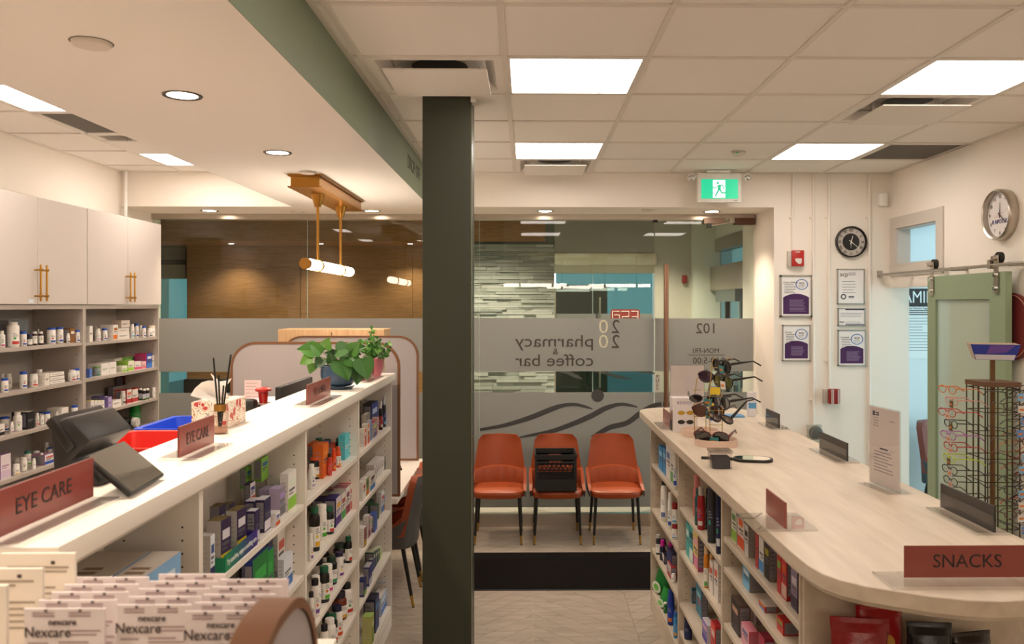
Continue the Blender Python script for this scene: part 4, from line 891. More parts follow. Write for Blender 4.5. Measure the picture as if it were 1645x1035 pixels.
# fourth shelf near bay
wc(n4, Z[3], 'lavender patterned carton', 1, 17.5, 730, '#8a6a9a', '#e6dbe0', '#d8c4d8', None, txt='#b48ab4'); wb(n4, Z[3], 'small white jar', 26, 13, 746, X=-2.87, acc='#d8b23a', capr=.9, caph=.2); wb(n4, Z[3], WW, 27, 10, 736, X=XB_); wb(n4, Z[3], WW, 37.5, 12.5, 735, acc2='#c9a43a', capr=.92)
wb(n4, Z[3], 'white bottle with teal cap', 44.5, 13, 725, X=-2.97, cap='#0f6f5c', acc='#7ac43a', capr=.85); wb(n4, Z[3], 'tiny white vial', 54.5, 6.5, 737, X=-2.87); wb(n4, Z[3], WW, 58, 12, 725, X=-2.99, capr=.95); wb(n4, Z[3], WW, 66.5, 7, 728, acc='#3a3f8a')
wc(n4, Z[3], 'white carton with blue band', 72, 87.5, 729.5, '#9a6f8a', '#e9e5e8', '#2a51ad', '#cf5a50'); wb(n4, Z[3], BW, 80.5, 10, 719, X=XB_, **blue); wb(n4, Z[3], BW, 92.5, 11.5, 720, **blue); wb(n4, Z[3], WW, 86, 8, 708, X=-3.06); wb(n4, Z[3], 'white bottle with green leaf print', 100, 12, 708, X=-2.99, acc2='#58a843', capr=.75)
wb(n4, Z[3], BW, 109, 6.5, 714.5, **blue); wb(n4, Z[3], BW, 115.5, 8, 714, **blue); wb(n4, Z[3], 'squat white jar with white lid', 121.5, 12, 709, X=-2.96, capr=1., caph=.1); wb(n4, Z[3], BW, 129.5, 6, 709, X=-2.93, **{**blue, 'acc': '#6a3fa0'})

# ---- white counter bays
b2a, b2b = 'top shelf of purple carton bay', 'second shelf of purple carton bay'
G1, G2, G3, G4, G5 = GS
XF = -.815
gbox(b2a, 'white and lime carton', 450, 463, 476, 762, G1, XF, '#e3ddd3', '#ece8e0', '#8fc93a', '#e2ead8'); gbox(b2a, 'white and lime carton', 429, 449, 462, 768, G1, -.865, '#dcd5ca', '#e6e2d8', '#8fc93a'); gbox(b2a, 'white and lime carton', 412, 428, 443, 774, G1, -.92, '#d8d1c6', '#e2ded4')
o = gbox(b2a, 'green carton on top', 408, 420, 431, 738, 1.2885, -.90, '#6fa83a', '#8fcf4a', None, '#2f6fb0'); o = gbox(b2a, 'green carton on top', 385, 396, 404, 752, 1.269, -.945, '#5f9a34', '#86c545', None, '#2f6fb0')
gbox(b2a, 'lilac and grey carton', 432, 449, 458, 786, G1, -.825, '#b7a6c4', '#8d8794', '#6f6b74', '#b394d4'); gbox(b2a, 'lilac and grey carton', 416, 431, 440, 787, G1, -.875, '#a99bb8', '#8d8794')
gbox(b2a, 'low white and orange carton', 434, 443, 450, 826, G1, -.80, '#ded9d6', '#e9e4e0', '#d8602c', '#3a4fa0')
gbox(b2a, 'tall navy carton', 410, 425, 435, 804, G1, -.815, '#241a44', '#2a2352', '#d8d2dc', None, topc='#d0ccd0'); gbox(b2a, 'tall navy carton', 393, 409, 418, 806, G1, -.865, '#22204a', '#2a2a5c', topc='#cfcad0'); gbox(b2a, 'short navy carton', 396, 410, 417, 822, G1, -.806, '#2c1f55', '#2a2050', '#c9c4cc', None, topc='#cfcad0')
gbox(b2a, 'white hang card carton with orange band', 392, 402, 410, 778, 1.24, -.90, '#39364a', '#e6e2e4', '#cf5a2e', '#2b3f92')
for a_, b_, c_, tp, X1, rz in ((364, 382, 395, 822, -.812, -.06), (333, 357, 370, 838, -.805, -.1), (337, 352, 362, 815, -.87, 0), (355, 368, 377, 812, -.875, 0)):
    gbox(b2a, 'dark purple carton with yellow band', a_, b_, c_, tp, G1, X1, '#c4bfbc' if rz else '#8a8488', '#2d1c46', '#d8c22c', '#d4cfd8', rz=rz, topc='#6a5a34')  # rotated pair: grey near sides lightened, camera-side light put into the colour
gbox(b2a, 'white and navy carton beside divider', 331, 338, 345, 862, G1, -.80, '#b9b4ae', '#dfe4ea', '#1f2a5c', '#3a4f8a')
t = thing('display_tray', None, None, (-.80, yat(360, -.80), G1+.0006)); ya, yb = 0, yat(412, -.80)-yat(360, -.80)
tr = MB(); m_tg = M('#138a5c', .45); m_tp = M('#43288a', .45)
for i in range(10):
    y0, y1 = yb*i/10, yb*(i+1)/10; c = M('#%02x%02x%02x' % (int(19+(67-19)*i/9), int(138+(40-138)*i/9), int(92+(138-92)*i/9)), .45); tr.box(.0, .003, y0, y1, .0, .045, c)
tr.box(-.12, 0, -.003, 0, 0, .04, m_tg); tr.box(-.12, 0, yb, yb+.003, 0, .04, m_tp); tr.box(-.12, 0, 0, yb, 0, .003, m_tg); tr.build('tray', t, smooth=0)
text('lettering', 'Try sensitive, enjoy a soothing care', .021, M('#e4ece6', .6), t, (.0036, yb/2, .022), '+x', sx=.8); reg(t, 'green to purple display tray with white slogan', b2a, 360, 'display tray', None)
gbox(b2b, 'large dark navy carton', 384, 430, 438, 868, G2, -.87, '#14183c', '#161b44', topc='#0f1230'); gbox(b2b, 'green and blue carton', 412, 425, 440, 892, G2, -.81, '#1f3f8a', '#2b8f3f', None, '#3aa84a'); gbox(b2b, 'green and blue carton', 392, 406, 431, 902, G2, -.805, '#1f3f8a', '#1f7a3a', None, '#3aa84a')
gbox(b2b, 'tall white carton with red print', 439, 446, 458, 858, G2, -.86, '#e2dcd4', '#ece6de', None, '#cf5a4a'); gbox(b2b, 'white and blue paper pack', 446, 456, 470, 900, G2, -.81, '#cfd4da', '#dfe4ec', '#3a6fb8')
b1a = 'top shelf of nearest white bay'
carton_at(b1a, 'large white and blue carton', -1.0, -.87, 1.72, 1.93, G1, .14, '#6fa4cc', '#7fb2dc', None, None, topc='#cfc4b6', px=200); carton_at(b1a, 'large white and blue carton', -.865, -.80, 1.72, 1.93, G1, .14, '#8d7a6c', '#86b4dc', '#4f8fc4', '#d8e4ee', topc='#d2c7ba', px=250)
for i in (0, 1):
    b = MB()
    for q in range(2): b.box(-.02, .02, -.06+.03*q, -.045+.03*q, .1402, .1406, M('#8a6a4a', .6))
    b.build('top_print', REG[b1a][i][2], smooth=0)
# bay 3
c1, c2, c3, c4 = ('%s shelf of vitamin bay' % q for q in ('top', 'second', 'third', 'fourth'))
def gb(where, look, px, wd, top, zs, X, **k): return bottle(where, look, px, wd, top, zs, X, k.pop('body', Wc), k.pop('cap', Wc), **k)
GRN = '#0f5a3c'
gb(c1, 'white bottle with navy square', 500.5, 11, 746, G1, -.83, acc2='#232c6a', acc='#b9a8c4', name='supplement_bottle'); gb(c1, 'black bottle with orange cap', 506, 17, 735, G1, -.865, body='#161416', cap='#e0561c', acc='#c98a2a', capr=.95, caph=.13, name='supplement_bottle')
gbox(c1, 'tall orange carton', 503, 519, 528, 716, G1, -.83, '#d8651a', '#e0701c', '#d4581a', '#e88a3a'); gbox(c1, 'tall orange carton', 494, 503, 512, 714, G1, -.90, '#c95c18', '#d8681c'); gbox(c1, 'blue and yellow striped carton', 512, 524, 530, 712, G1, -.91, '#3a5ca8', '#3f67c0', None, '#e8c43a')
gb(c1, 'slim red bottle', 529.5, 7, 729, G1, -.82, body='#c8402c', cap='#1f1a1a', lab='#d8584a', acc='#c8343a', name='supplement_bottle'); gb(c1, 'orange bottle with black nozzle', 536, 8, 721, G1, -.825, body='#d8481a', cap='#d8481a', lab='#e8521c', acc='#d8a02a', acc2='#201c1c', name='supplement_bottle'); gb(c1, 'orange bottle with black nozzle', 543, 9, 718, G1, -.825, body='#e0521c', cap='#e0521c', lab='#f0f0ea', acc='#e0a030', acc2='#d04a2a', name='supplement_bottle')
gbox(c1, 'red orange carton behind nozzles', 524, 536, 546, 717, G1, -.88, '#cf4a22', '#d8552a')
for px_, X in ((512.5, -.95), (529, -.93), (545.5, -.865)): gb(c1, 'black vitamin bottle with green cap', px_, 14.5, 704, G1, X, body='#141414', cap=GRN, acc='#d8b23a', acc2='#5f8f3a', capr=.78, caph=.16, name='supplement_bottle')
gbox(c1, 'turquoise patterned carton', 547, 554, 564, 701, G1, -.83, '#4fc0cc', '#56c8d4', None, None, txt='#e8d4d8')
gbox(c2, 'red and white carton', 543, 563, 569, 778, G2, -.82, '#d8cdbf', '#e9e2d8', '#cf2f2c', '#cf2f2c', topc='#c23a36'); gbox(c2, 'maroon and white carton', 536, 556, 562, 785, G2, -.82, '#cfc4b8', '#e6ded8', '#8e2a4c', '#7a2a4a', topc='#9a5a6a'); gbox(c2, 'cream and green carton', 527, 549, 555, 795, G2, -.82, '#c4bbac', '#e2dcd2', '#3f9a4a', '#a8443c', topc='#a8a496'); gbox(c2, 'purple carton', 520, 540, 548, 802, G2, -.82, '#24164c', '#d8d0dc', '#4a2f7a', '#d8a43a', topc='#2f2260')
for i, (a_, b_, c_, tp, col) in enumerate(((521, 541, 548, 780, '#c4857c'), (512, 534, 542, 787, '#7c5a62'), (504, 526, 534, 796, '#8f8a7c'), (500, 520, 527, 803, '#22164a'))): gbox(c2, 'back row vitamin carton', a_, b_, c_, tp, G2, -.90, col, col)
gb(c2, 'black vitamin bottle with green cap', 528.5, 16, 814, G2, -.83, body='#121212', cap=GRN, acc='#c4342c', acc2='#3f9a4a', capr=.8, name='supplement_bottle'); gb(c2, 'white bottle with green leaf label', 516, 18, 811, G2, -.84, acc='#3f9a2a', acc2='#58a83a', capr=.95, caph=.14, name='supplement_bottle'); gb(c2, 'large black vitamin bottle with green cap', 505, 18, 815, G2, -.83, body='#17120f', cap=GRN, acc='#d8a82a', acc2='#e0c83a', capr=.72, caph=.14, name='supplement_bottle'); gb(c2, 'small white bottle with orange band', 499, 8, 858, G2, -.81, acc='#7a4f9a', acc2='#e0701c', name='supplement_bottle')
gb(c3, 'black vitamin bottle with green cap', 559.5, 12, 862, G3, -.83, body='#131313', cap=GRN, acc='#c4342c', name='supplement_bottle'); gb(c3, 'wide black jar with dark green lid', 550, 21, 868, G3, -.87, body='#121214', cap='#12301f', acc='#5a5a62', capr=.85, caph=.2, name='supplement_jar'); gb(c3, 'white bottle with purple cap', 544.5, 15, 887, G3, -.825, cap='#2a1f44', acc='#7a3f8a', acc2='#d8c23a', capr=.9, name='supplement_bottle'); gb(c3, 'black bottle with dark green cap', 532, 19, 894, G3, -.84, body='#101412', cap='#10301f', acc='#2f8a5a', name='supplement_bottle')
gb(c3, 'white bottle with pink label', 525.5, 18, 907, G3, -.83, acc='#d83a8a', capr=.95, name='supplement_bottle'); gb(c3, 'black vitamin bottle with green cap', 520.5, 18, 912, G3, -.815, body='#17130f', cap=GRN, acc='#5fb03a', acc2='#d8762a', name='supplement_bottle'); gb(c3, 'plain white bottle', 507, 18, 925, G3, -.83, name='supplement_bottle'); gb(c3, 'white bottle with black cap', 506, 15, 938, G3, -.80, cap='#17151c', acc='#7a4f9a', acc2='#d86a2a', name='supplement_bottle'); gb(c3, 'small white bottle with black cap', 500, 10, 956, G3, -.80, cap='#17151c', acc='#c23a3a', name='supplement_bottle')
gb(c3, 'dark jar at the back', 509, 20, 888, G3, -.92, body='#1a1c1c', cap='#1c1a20', name='supplement_jar'); gb(c3, 'dark jar at the back', 525, 14, 884, G3, -.94, body='#1a1c1c', cap='#1f1a2a', name='supplement_jar')
gb(c4, 'large white bottle with black cap', 559, 21, 933, G4, -.84, cap='#15131a', acc='#c4342c', acc2='#3fa05a', capr=.72, caph=.16, name='supplement_bottle'); gb(c4, 'brown jar with navy lid', 545, 24, 951, G4, -.86, body='#6a2a14', cap='#1f1a30', acc='#d8a02a', capr=.8, caph=.2, name='supplement_jar'); gb(c4, 'white bottle with orange label', 541, 19, 974, G4, -.82, cap='#1a1c3c', acc='#d8501c', acc2='#d8501c', capr=.85, name='supplement_bottle')
gb(c4, 'black vitamin bottle with green cap', 535, 15, 987, G4, -.825, body='#141414', cap=GRN, acc='#c4342c', name='supplement_bottle'); gb(c4, 'black vitamin bottle with green cap', 524, 14, 985, G4, -.88, body='#141414', cap=GRN, name='supplement_bottle'); gb(c4, 'plain white bottle', 529.5, 20, 995, G4, -.82, name='supplement_bottle'); gb(c4, 'white bottle with black cap', 521, 14, 1009, G4, -.805, cap='#17151c', acc='#c4342c', name='supplement_bottle')
# bay 4
d1, d2, d3, d4, d5 = ('%s shelf of far white bay' % q for q in ('top', 'second', 'third', 'fourth', 'lowest'))
gbox(d1, 'dark carton with blue front', 583, 597, 607, 650, G1, -.86, '#3a3440', '#2a3f9a', None, '#c8d8f0', topc='#17151c'); gb(d1, 'dark bottle with clear cap', 603.5, 6, 634, G1, -.93, body='#1c1a1c', cap='#b9b9bc', name='spray_bottle'); gb(d1, 'black and red bottle with white nozzle', 611.5, 7, 645, G1, -.83, body='#1a1214', cap='#e6e0d8', lab='#a8302a', acc='#d8d0c8', capr=.6, caph=.25, name='spray_bottle')
gb(d1, 'blue bottle with steel cap', 616.5, 5.5, 641, G1, -.83, body='#15141c', cap='#c4c4c8', lab='#2a3f6a', acc='#8ab0d8', caph=.22, name='spray_bottle'); gb(d1, 'blue bottle with steel cap', 620.5, 5.5, 635, G1, -.83, body='#15141c', cap='#c4c4c8', lab='#2a4f9a', acc='#8ac0e0', caph=.24, name='spray_bottle')
gbox(d1, 'grey patterned carton', 581, 588, 594, 667, G1, -.835, '#b9aca0', '#8a827c', topc='#d8cfc4'); gbox(d1, 'slim white and orange carton', 583, 586, 588.5, 690, G1, -.81, '#e0d6ca', '#e0603a', '#d8502a', '#e8e0d8'); gbox(d1, 'slim white and orange carton', 588.8, 591, 593.5, 682, G1, -.81, '#e6dcd0', '#e27a4a', '#d85a2a', '#e8e0d8'); gbox(d1, 'slim blue striped carton', 593.5, 595, 597, 676, G1, -.815, '#c9d0dc', '#6a86c8'); gbox(d1, 'grey carton with red top', 597.5, 600, 605, 680, G1, -.815, '#b9b4b8', '#a8a4ac', '#6a5a9a', '#d8d04a', topc='#c8343a'); gbox(d1, 'slim pink carton', 604.5, 606, 608.5, 672, G1, -.82, '#d8a8a0', '#dcb0a8')
for i in range(6): gbox(d2, 'white blister pack', 588+i*3.5, 601+i*4, 604.5+i*4, 748-i*3.6, G2, -.825, '#cfc8c2', '#e0dcd8', None, '#c4bcb8', topc='#dcd8d4')
gbox(d2, 'white pack with black square', 593, 595, 602.5, 764, G2, -.80, '#d8d0c8', '#e4dcd4', '#3f86c0', '#2a1c1c'); gbox(d2, 'white pack with red square', 581, 583, 587.5, 776, G2, -.80, '#d8d0c8', '#e4dcd4', None, '#a83230'); gbox(d2, 'slim green striped pack', 587.8, 588.5, 592.5, 770, G2, -.802, '#d8d0c8', '#7aa04a', '#d8762a', '#3a4f2a')
gbox(d3, 'dark green carton', 594, 607, 609, 812, G3, -.83, '#6a6a68', '#1f5a38', topc='#1a4a30'); gbox(d3, 'dark green carton', 582, 592, 600, 812, G3, -.88, '#5f5f5e', '#1f5a38', topc='#1a4a30'); gbox(d3, 'white carton with blue print', 608, 613, 617, 792, G3, -.83, '#d8d4d0', '#e2e4ea', '#3a6fc0', '#c8343a'); gbox(d3, 'white carton with blue print', 615, 618, 622, 790, G3, -.83, '#d8d4d0', '#dfe4ee', '#d8962a', '#4f86d0'); gbox(d3, 'red tipped white carton', 600, 607.5, 611, 796, G3, -.86, '#cfc8c4', '#d8d0cc', None, '#cf2f2c')
gbox(d3, 'white carton with pink stripe', 583, 592, 595, 830, G3, -.81, '#d0c8c4', '#d8a8b8', '#8a2a4a', '#5f9a4a'); gbox(d3, 'white carton with pink stripe', 595, 596.5, 599, 832, G3, -.81, '#d0c8c4', '#e0c8cc', '#8a2a4a', '#5f9a4a'); gbox(d3, 'small white and maroon carton', 582, 585, 589, 850, G3, -.80, '#d8d0cc', '#8a3a44', '#c8a03a'); gbox(d3, 'slim blue carton', 599.5, 601.5, 606, 828, G3, -.80, '#3a5fb0', '#4a6fc4')
gbox(d4, 'clear bag of supplies', 597, 612, 620, 868, G4, -.88, '#b9b2ac', '#c4beb8', name='supply_bag', cat='bag')
for i in range(4): gbox(d4, 'cream and green striped carton', 586+i*5, 600+i*3.4, 602.8+i*3.4, 888-i*2, G4, -.83, '#2a4a44', '#b9d07a' if i == 3 else '#2f4f4a', None, '#cfd0b4', topc='#c9ccb0')
gbox(d4, 'navy and white carton', 584, 593, 598, 912, G4, -.805, '#2a3474', '#2f3a86', '#c8ccd8', None, topc='#b9b4b8'); gbox(d4, 'navy and white carton', 592, 598, 603, 900, G4, -.83, '#262f6c', '#2a3680', topc='#b9b4b8'); gbox(d4, 'small lime and navy carton', 582, 585, 589, 934, G4, -.80, '#1f2658', '#232c66', '#8ab83a')
gbox(d5, 'white and blue carton', 607, 619, 628, 942, .262, -.83, '#cfd0d4', '#b9c8e4', '#3a4f8a', '#7a9ad0', topc='#dcd4d0'); gbox(d5, 'white and blue carton', 598, 612, 621, 962, G5, -.82, '#c4ccd8', '#b4c8e8', '#4a7ac8', '#e4e8f0', topc='#dcd0cc'); gbox(d5, 'white and blue carton under another', 611, 620, 629, 950, G5, -.835, '#c4ccd8', '#a8bce0', '#3a4f8a')
gbox(d5, 'tall navy and green carton', 584, 603, 609, 964, G5, -.81, '#1c2048', '#1f3f7a', None, '#3f86c8', topc='#181a3c'); gbox(d5, 'yellow green carton', 582, 597, 601, 992, G5, -.80, '#b9b86a', '#a8b84a', '#8aa83a', '#d8d8a0', topc='#a8c86a')

# ---- oak island bays (aisle side faces -X): gbox with sgn=-1, a beyond b to the right, c to the left
e1, e2, e3, e4 = ('%s shelf of oak bay by entrance' % q for q in ('top', 'second', 'third', 'lowest'))
h1, h2, h3, h4 = ('%s shelf of middle oak bay' % q for q in ('top', 'second', 'third', 'lowest'))
k1, k2_, k3 = ('%s shelf of nearest oak bay' % q for q in ('top', 'second', 'third'))
XI = .80
def ib(where, look, c, b, a, top, zs, base, front=None, acc=None, acc2=None, X1=XI, **k): return gbox(where, look, a, b, c, top, zs, X1, base, front, acc, acc2, sgn=-1, **k)
def ibt(where, look, px, wd, top, zs, X=.79, **k):
    X = X-.04 if X > .8 else X
    return bottle(where, look, px, wd, top, zs, X, k.pop('body', Wc), k.pop('cap', Wc), face=-1, **k)
z = IS[2]
ib(e1, 'slim blue carton', 1058, 1064, 1069, 721, z[0], '#2f7ab0', '#3a90c8', None, '#9ad0e4'); ib(e1, 'slim blue carton', 1064.5, 1069.5, 1074, 723, z[0], '#2f7ab0', '#3a8cc4', None, '#8cc8e0'); ib(e1, 'white carton with blue print', 1070, 1077, 1081, 720, z[0], '#cfc8c0', '#e4e0dc', None, '#5a7ab0'); ib(e1, 'white carton with green print', 1077, 1082, 1086, 724, z[0], '#cfc8c0', '#dfe0d8', '#6fa86a', None); ibt(e1, 'white tube standing on blue cap', 1085.5, 8, 722, z[0], cap=Wc, lab='#e4e4e8', acc='#2a4fb0', acc2='#3a5fb8', name='cream_tube', cat='tube')
ibt(e2, 'orange bottle with black cap', 1060, 7, 770, z[1], X=.89, body='#b8481c', cap='#1c1616', lab='#c8541f', name='lotion_bottle'); ibt(e2, 'white lotion bottle with black cap', 1067, 11.5, 778, z[1], cap='#1f1a18', acc='#5a6a9a', capr=.75, caph=.1, name='lotion_bottle'); ibt(e2, 'white lotion bottle with white cap', 1077, 9, 791, z[1], X=.85, acc='#2f4f9a', acc2='#4a6ab0', name='lotion_bottle')
ibt(e2, 'lower red lidded white jar', 1084.5, 10, 842, z[1], X=.80, cap='#8e1a1c', acc='#4a9ac8', acc2='#5ab0d8', capr=1., caph=.3, name='cream_jar', cat='jar'); ibt(e2, 'upper red lidded white jar', 1084.5, 10, 808, zat(842, 1084.5, yat(1084.5, .80))+.002, X=.80, cap='#8e1a1c', acc='#4a9ac8', acc2='#5ab0d8', capr=1., caph=.3, name='cream_jar', cat='jar')
ibt(e3, 'grey roll on deodorant', 1058, 9, 864, z[2], body='#2a2a2c', cap='#b9b4ae', name='deodorant'); ibt(e3, 'purple capped deodorant', 1066, 9, 866, z[2], X=.87, body='#2a2a44', cap='#3f3a6a', name='deodorant'); ib(e3, 'black and white carton', 1061, 1067, 1075, 893, z[2], '#16162c', '#d8d4d0', '#16162c')
ibt(e3, 'magenta capped deodorant', 1064.5, 9, 868, z[2], X=.845, body='#16142c', cap='#c81a94', caph=.3, lab='#1c1a34', name='deodorant'); ibt(e3, 'magenta capped deodorant', 1078, 10, 872, z[2], X=.86, body='#16142c', cap='#b81a86', caph=.3, lab='#1c2444', name='deodorant'); ib(e3, 'navy carton', 1071, 1079, 1087, 890, z[2], '#1a2048', '#1f2a5c', None, '#3a4a8a'); ib(e3, 'small red and white carton', 1072, 1078, 1082, 912, z[2], '#a8303a', '#d8d0cc', '#b8303a', X1=.79); ibt(e3, 'small white bottle', 1082, 8, 922, z[2], X=.80, name='lotion_bottle')
def pouch(where, look, px, wd, top, zs, X, c1, c2):
    Y = yat(px, X); s = Y/_dir(px)[1]; W2 = wd/2*s/F; H = zat(top, px, Y)-zs; t = thing('refill_pouch', None, None, (X, Y, zs+.001), rz=R(-68)); b = MB(); n = 8; mA, mB_ = M(c1, .3), M(c2, .35)
    prof = [(0, .028, .9), (.06, .035, .97), (.2, .038, 1.), (.45, .03, .95), (.7, .02, .8), (.9, .008, .62), (1., .003, .55)]; rings = []
    for q, th, ws in prof:
        rings.append([(W2*ws*math.cos(2*math.pi*i/16), th*math.sin(2*math.pi*i/16), H*q) for i in range(16)])
    for j in range(len(rings)-1): b.add(rings[j]+rings[j+1], [(i, (i+1) % 16, 16+(i+1) % 16, 16+i) for i in range(16)], mA)
    b.add(rings[0], [tuple(range(16))], mA); b.build('bag', t, smooth=60)
    d_ = MB(); d_.prism([(W2*.7*math.cos(2*math.pi*i/20), H*.27+H*.2*math.sin(2*math.pi*i/20)) for i in range(20)], -.043, -.041, M('#d8dcd0', .4), 'y'); d_.prism([(W2*.42*math.cos(2*math.pi*i/20), H*.27+H*.12*math.sin(2*math.pi*i/20)) for i in range(20)], -.0445, -.043, mB_, 'y'); d_.build('printed_badge', t, smooth=0)
    reg(t, look, where, px, 'pouch', None)
pouch(e4, 'large bright green refill pouch', 1064, 36, 910, z[3], .835, '#1f7a34', '#6ab84a'); pouch(e4, 'smaller green refill pouch in front', 1071, 30, 944, z[3], .822, '#2a8a3c', '#7ac45a')
ibt(e4, 'slim green bottle with white cap', 1069, 6, 968, z[3], X=.80, body='#1f6a34', lab='#2a7a3c', name='lotion_bottle'); ibt(e4, 'tall blue bottle', 1078, 12, 968, z[3], X=.81, body='#1f3a9a', cap='#1f3aa0', lab='#2444b0', acc='#d87a2a', name='lotion_bottle'); ibt(e4, 'light blue bottle', 1086, 9, 995, z[3], X=.82, body='#3a8ac8', cap='#2a6ab0', lab='#4a9ad4', acc='#e0a03a', name='lotion_bottle')
z = IS[1]
ibt(h1, 'pink bottle with tall cap', 1119.5, 13, 762, z[0], X=.87, body='#d8807a', cap='#e08a88', lab='#d4746e', capr=.7, caph=.3, name='shampoo_bottle'); ibt(h1, 'dark teal pump bottle', 1124.5, 17, 785, z[0], X=.85, body='#124f4c', cap='#0f3f3c', lab='#155a56', name='shampoo_bottle', acc=None); ibt(h1, 'red bottle with clear cap', 1126.5, 12.5, 790, z[0], X=.82, body='#a81c24', cap='#c9bab4', lab='#b0222a', acc='#d8d4d0', acc2='#5a6ab0', caph=.2, name='shampoo_bottle'); ibt(h1, 'slim black bottle', 1137, 7, 785, z[0], X=.87, body='#22242c', cap='#22242c', lab='#2a2c38', name='shampoo_bottle'); ibt(h1, 'large charcoal bottle', 1143.5, 14.5, 782, z[0], X=.83, body='#33353a', cap='#3a3c40', lab='#383a40', acc2='#3aa89a', capr=.9, caph=.1, name='shampoo_bottle'); ibt(h1, 'navy bottle with green label', 1155, 10, 794, z[0], X=.815, body='#171c4c', cap='#171c4c', lab='#1a2054', acc2='#2fa86a', acc='#d0d4dc', capr=.9, caph=.08, name='shampoo_bottle')
ib(h2, 'turquoise carton', 1102, 1107, 1110, 844, z[1], '#3a9a9a', '#4ab8b4', None, '#d8e8e4'); ib(h2, 'turquoise carton', 1107.5, 1114, 1117, 848, z[1], '#3a9a9a', '#4ab8b4', '#e0e8e4', '#1f3a4a'); ib(h2, 'pink carton', 1113, 1121, 1133, 858, z[1], '#a84a6a', '#e0c878', '#d884a4', '#e8a8bc'); ibt(h2, 'amber bottle with white label', 1135, 9.5, 885, z[1], X=.82, body='#c87a1c', cap='#d8b48a', lab='#e4dcd0', acc='#5f9a4a', caph=.2, name='lotion_bottle', labz=(.05, .6)); ibt(h2, 'amber bottle with white label', 1143.5, 9, 890, z[1], X=.85, body='#c87a1c', cap='#c89a5a', lab='#e4dcd0', caph=.2, name='lotion_bottle', labz=(.05, .6)); ib(h2, 'white and red carton', 1140, 1145, 1149, 906, z[1], '#d8d0c8', '#e4dcd4', None, '#c84a3a'); ib(h2, 'white and red carton', 1147, 1153, 1157, 908, z[1], '#d8d0c8', '#e4dcd4', None, '#d85a44')
for c_, b_, a_, tp in ((1104, 1112, 1118, 947), (1118, 1127, 1133, 950)):
    o = ib(h3, 'teal blister pack', c_, b_, a_, tp, z[2], '#1c5a7a', '#2a7a9a', None, '#8ac8d8', txt='#c8343a', X1=.84)
t = thing('packaged_brush', None, None, (.93, 3.75, z[2]+.0006)); MB().box(-.03, .03, -.16, .16, 0, .022, M('#cfc4c0', .3)).build('sleeve', t, bevel=.01); MB().box(-.012, .012, -.12, .12, .0225, .0235, M('#b0a0a4', .5)).build('brush_print', t, smooth=0); reg(t, 'long white packaged brush lying flat', h3, 1130, 'brush', None)
ibt(h4, 'navy tub with black lid', 1105.5, 13, 998, z[3], X=.83, body='#1a2448', cap='#15151c', lab='#1f2c5c', capr=.98, name='cream_jar', cat='jar'); ib(h3, 'purple and white pack', 1128, 1136, 1142, 1006, z[2], '#cfc8d0', '#8a7ac0', '#4a3a9a', '#d8b0c0'); ib(h3, 'red pack', 1142, 1149, 1156, 1008, z[2], '#b8242c', '#d8342c', '#a81c24', '#e0c4bc')
z = IS[0]
ib(k1, 'white and green carton', 1175, 1183, 1187, 820, z[0], '#cfc8bc', '#dfe0d4', '#8fc04a', '#5f8a4a'); ib(k1, 'white and orange carton', 1185, 1195, 1198, 828, z[0], '#cfc4b8', '#e0d4cc', '#d8542a', '#e0622a'); ib(k1, 'white and grey carton with black top', 1196, 1202, 1213, 846, z[0], '#a39a92', '#d0ccc8', None, '#1f1f24'); ib(k1, 'slim red carton', 1213.5, 1218, 1221, 858, z[0], '#a82a30', '#b83038'); ib(k1, 'white carton with blue base', 1219, 1226.5, 1229, 866, z[0], '#cfc8c0', '#dcd8d4', '#4a90d0', None); ib(k1, 'black carton with yellow print', 1227.5, 1236, 1248, 874, z[0], '#857a72', '#1a1a18', None, '#a89a2a'); ib(k1, 'red and green carton', 1248.5, 1254.5, 1257, 892, z[0], '#a81f24', '#b8262a', None, '#6fb84a'); ib(k1, 'tall red carton', 1255.5, 1263.5, 1270, 898, z[0], '#a01a1f', '#c42a2a', '#d8b0a4', '#d85a2a'); ib(k1, 'white purple and black carton', 1270.5, 1281, 1290, 920, z[0], '#1c1a20', '#8a7a94', '#3a2f4a', '#d0c8d4', topc='#cfc8c8')
ib(k2_, 'pale blue carton', 1193, 1204, 1230, 916, z[1], '#8a847c', '#5aa4d0', '#7ab8dc', '#d0e0e8'); ib(k2_, 'small red and yellow carton', 1219, 1229, 1250, 976, z[1], '#b81a20', '#d0342a', '#4a7ac0', '#e0a82a', topc='#d0c4bc'); ib(k2_, 'small red and lime carton', 1248, 1258, 1285, 1000, z[1], '#b01a1c', '#c4342a', None, '#7ab83a', topc='#a81c1f')
ib(k3, 'black photo print carton', 1175, 1187, 1206, 974, z[2], '#6a5a54', '#1c1a20', '#3a3440', '#c49a80'); ib(k3, 'pink carton', 1191, 1203, 1218, 1016, z[2], '#c85a6a', '#e0a4b4', None, '#5a6a9a', topc='#e08a9c'); ib(k3, 'lilac carton', 1206, 1213, 1219, 985, z[2], '#c4a4b4', '#d0b4c4', X1=.9); ib(k3, 'magenta carton', 1219, 1228, 1244, 1028, z[2], '#8a1c3a', '#a8244a')
finish_labels()
# ================================================================== FURNITURE
tag(MB().box(-.60, 1.18, 5.50, 6.315, 0, .006, M('#120e0d', .95, noise=.35, scale=60, stretch=(1, 8, 1), bump=.4, spec=.08, name='mat_pile')).build('door_mat', loc=(0, 0, .0006)), 'black entrance door mat on the floor before chairs', 'mat')
MB().box(-.60, 1.18, 5.485, 5.4995, 0, .004, M('#171413', .8)).build('mat_border', bpy.data.objects['door_mat'], smooth=0)

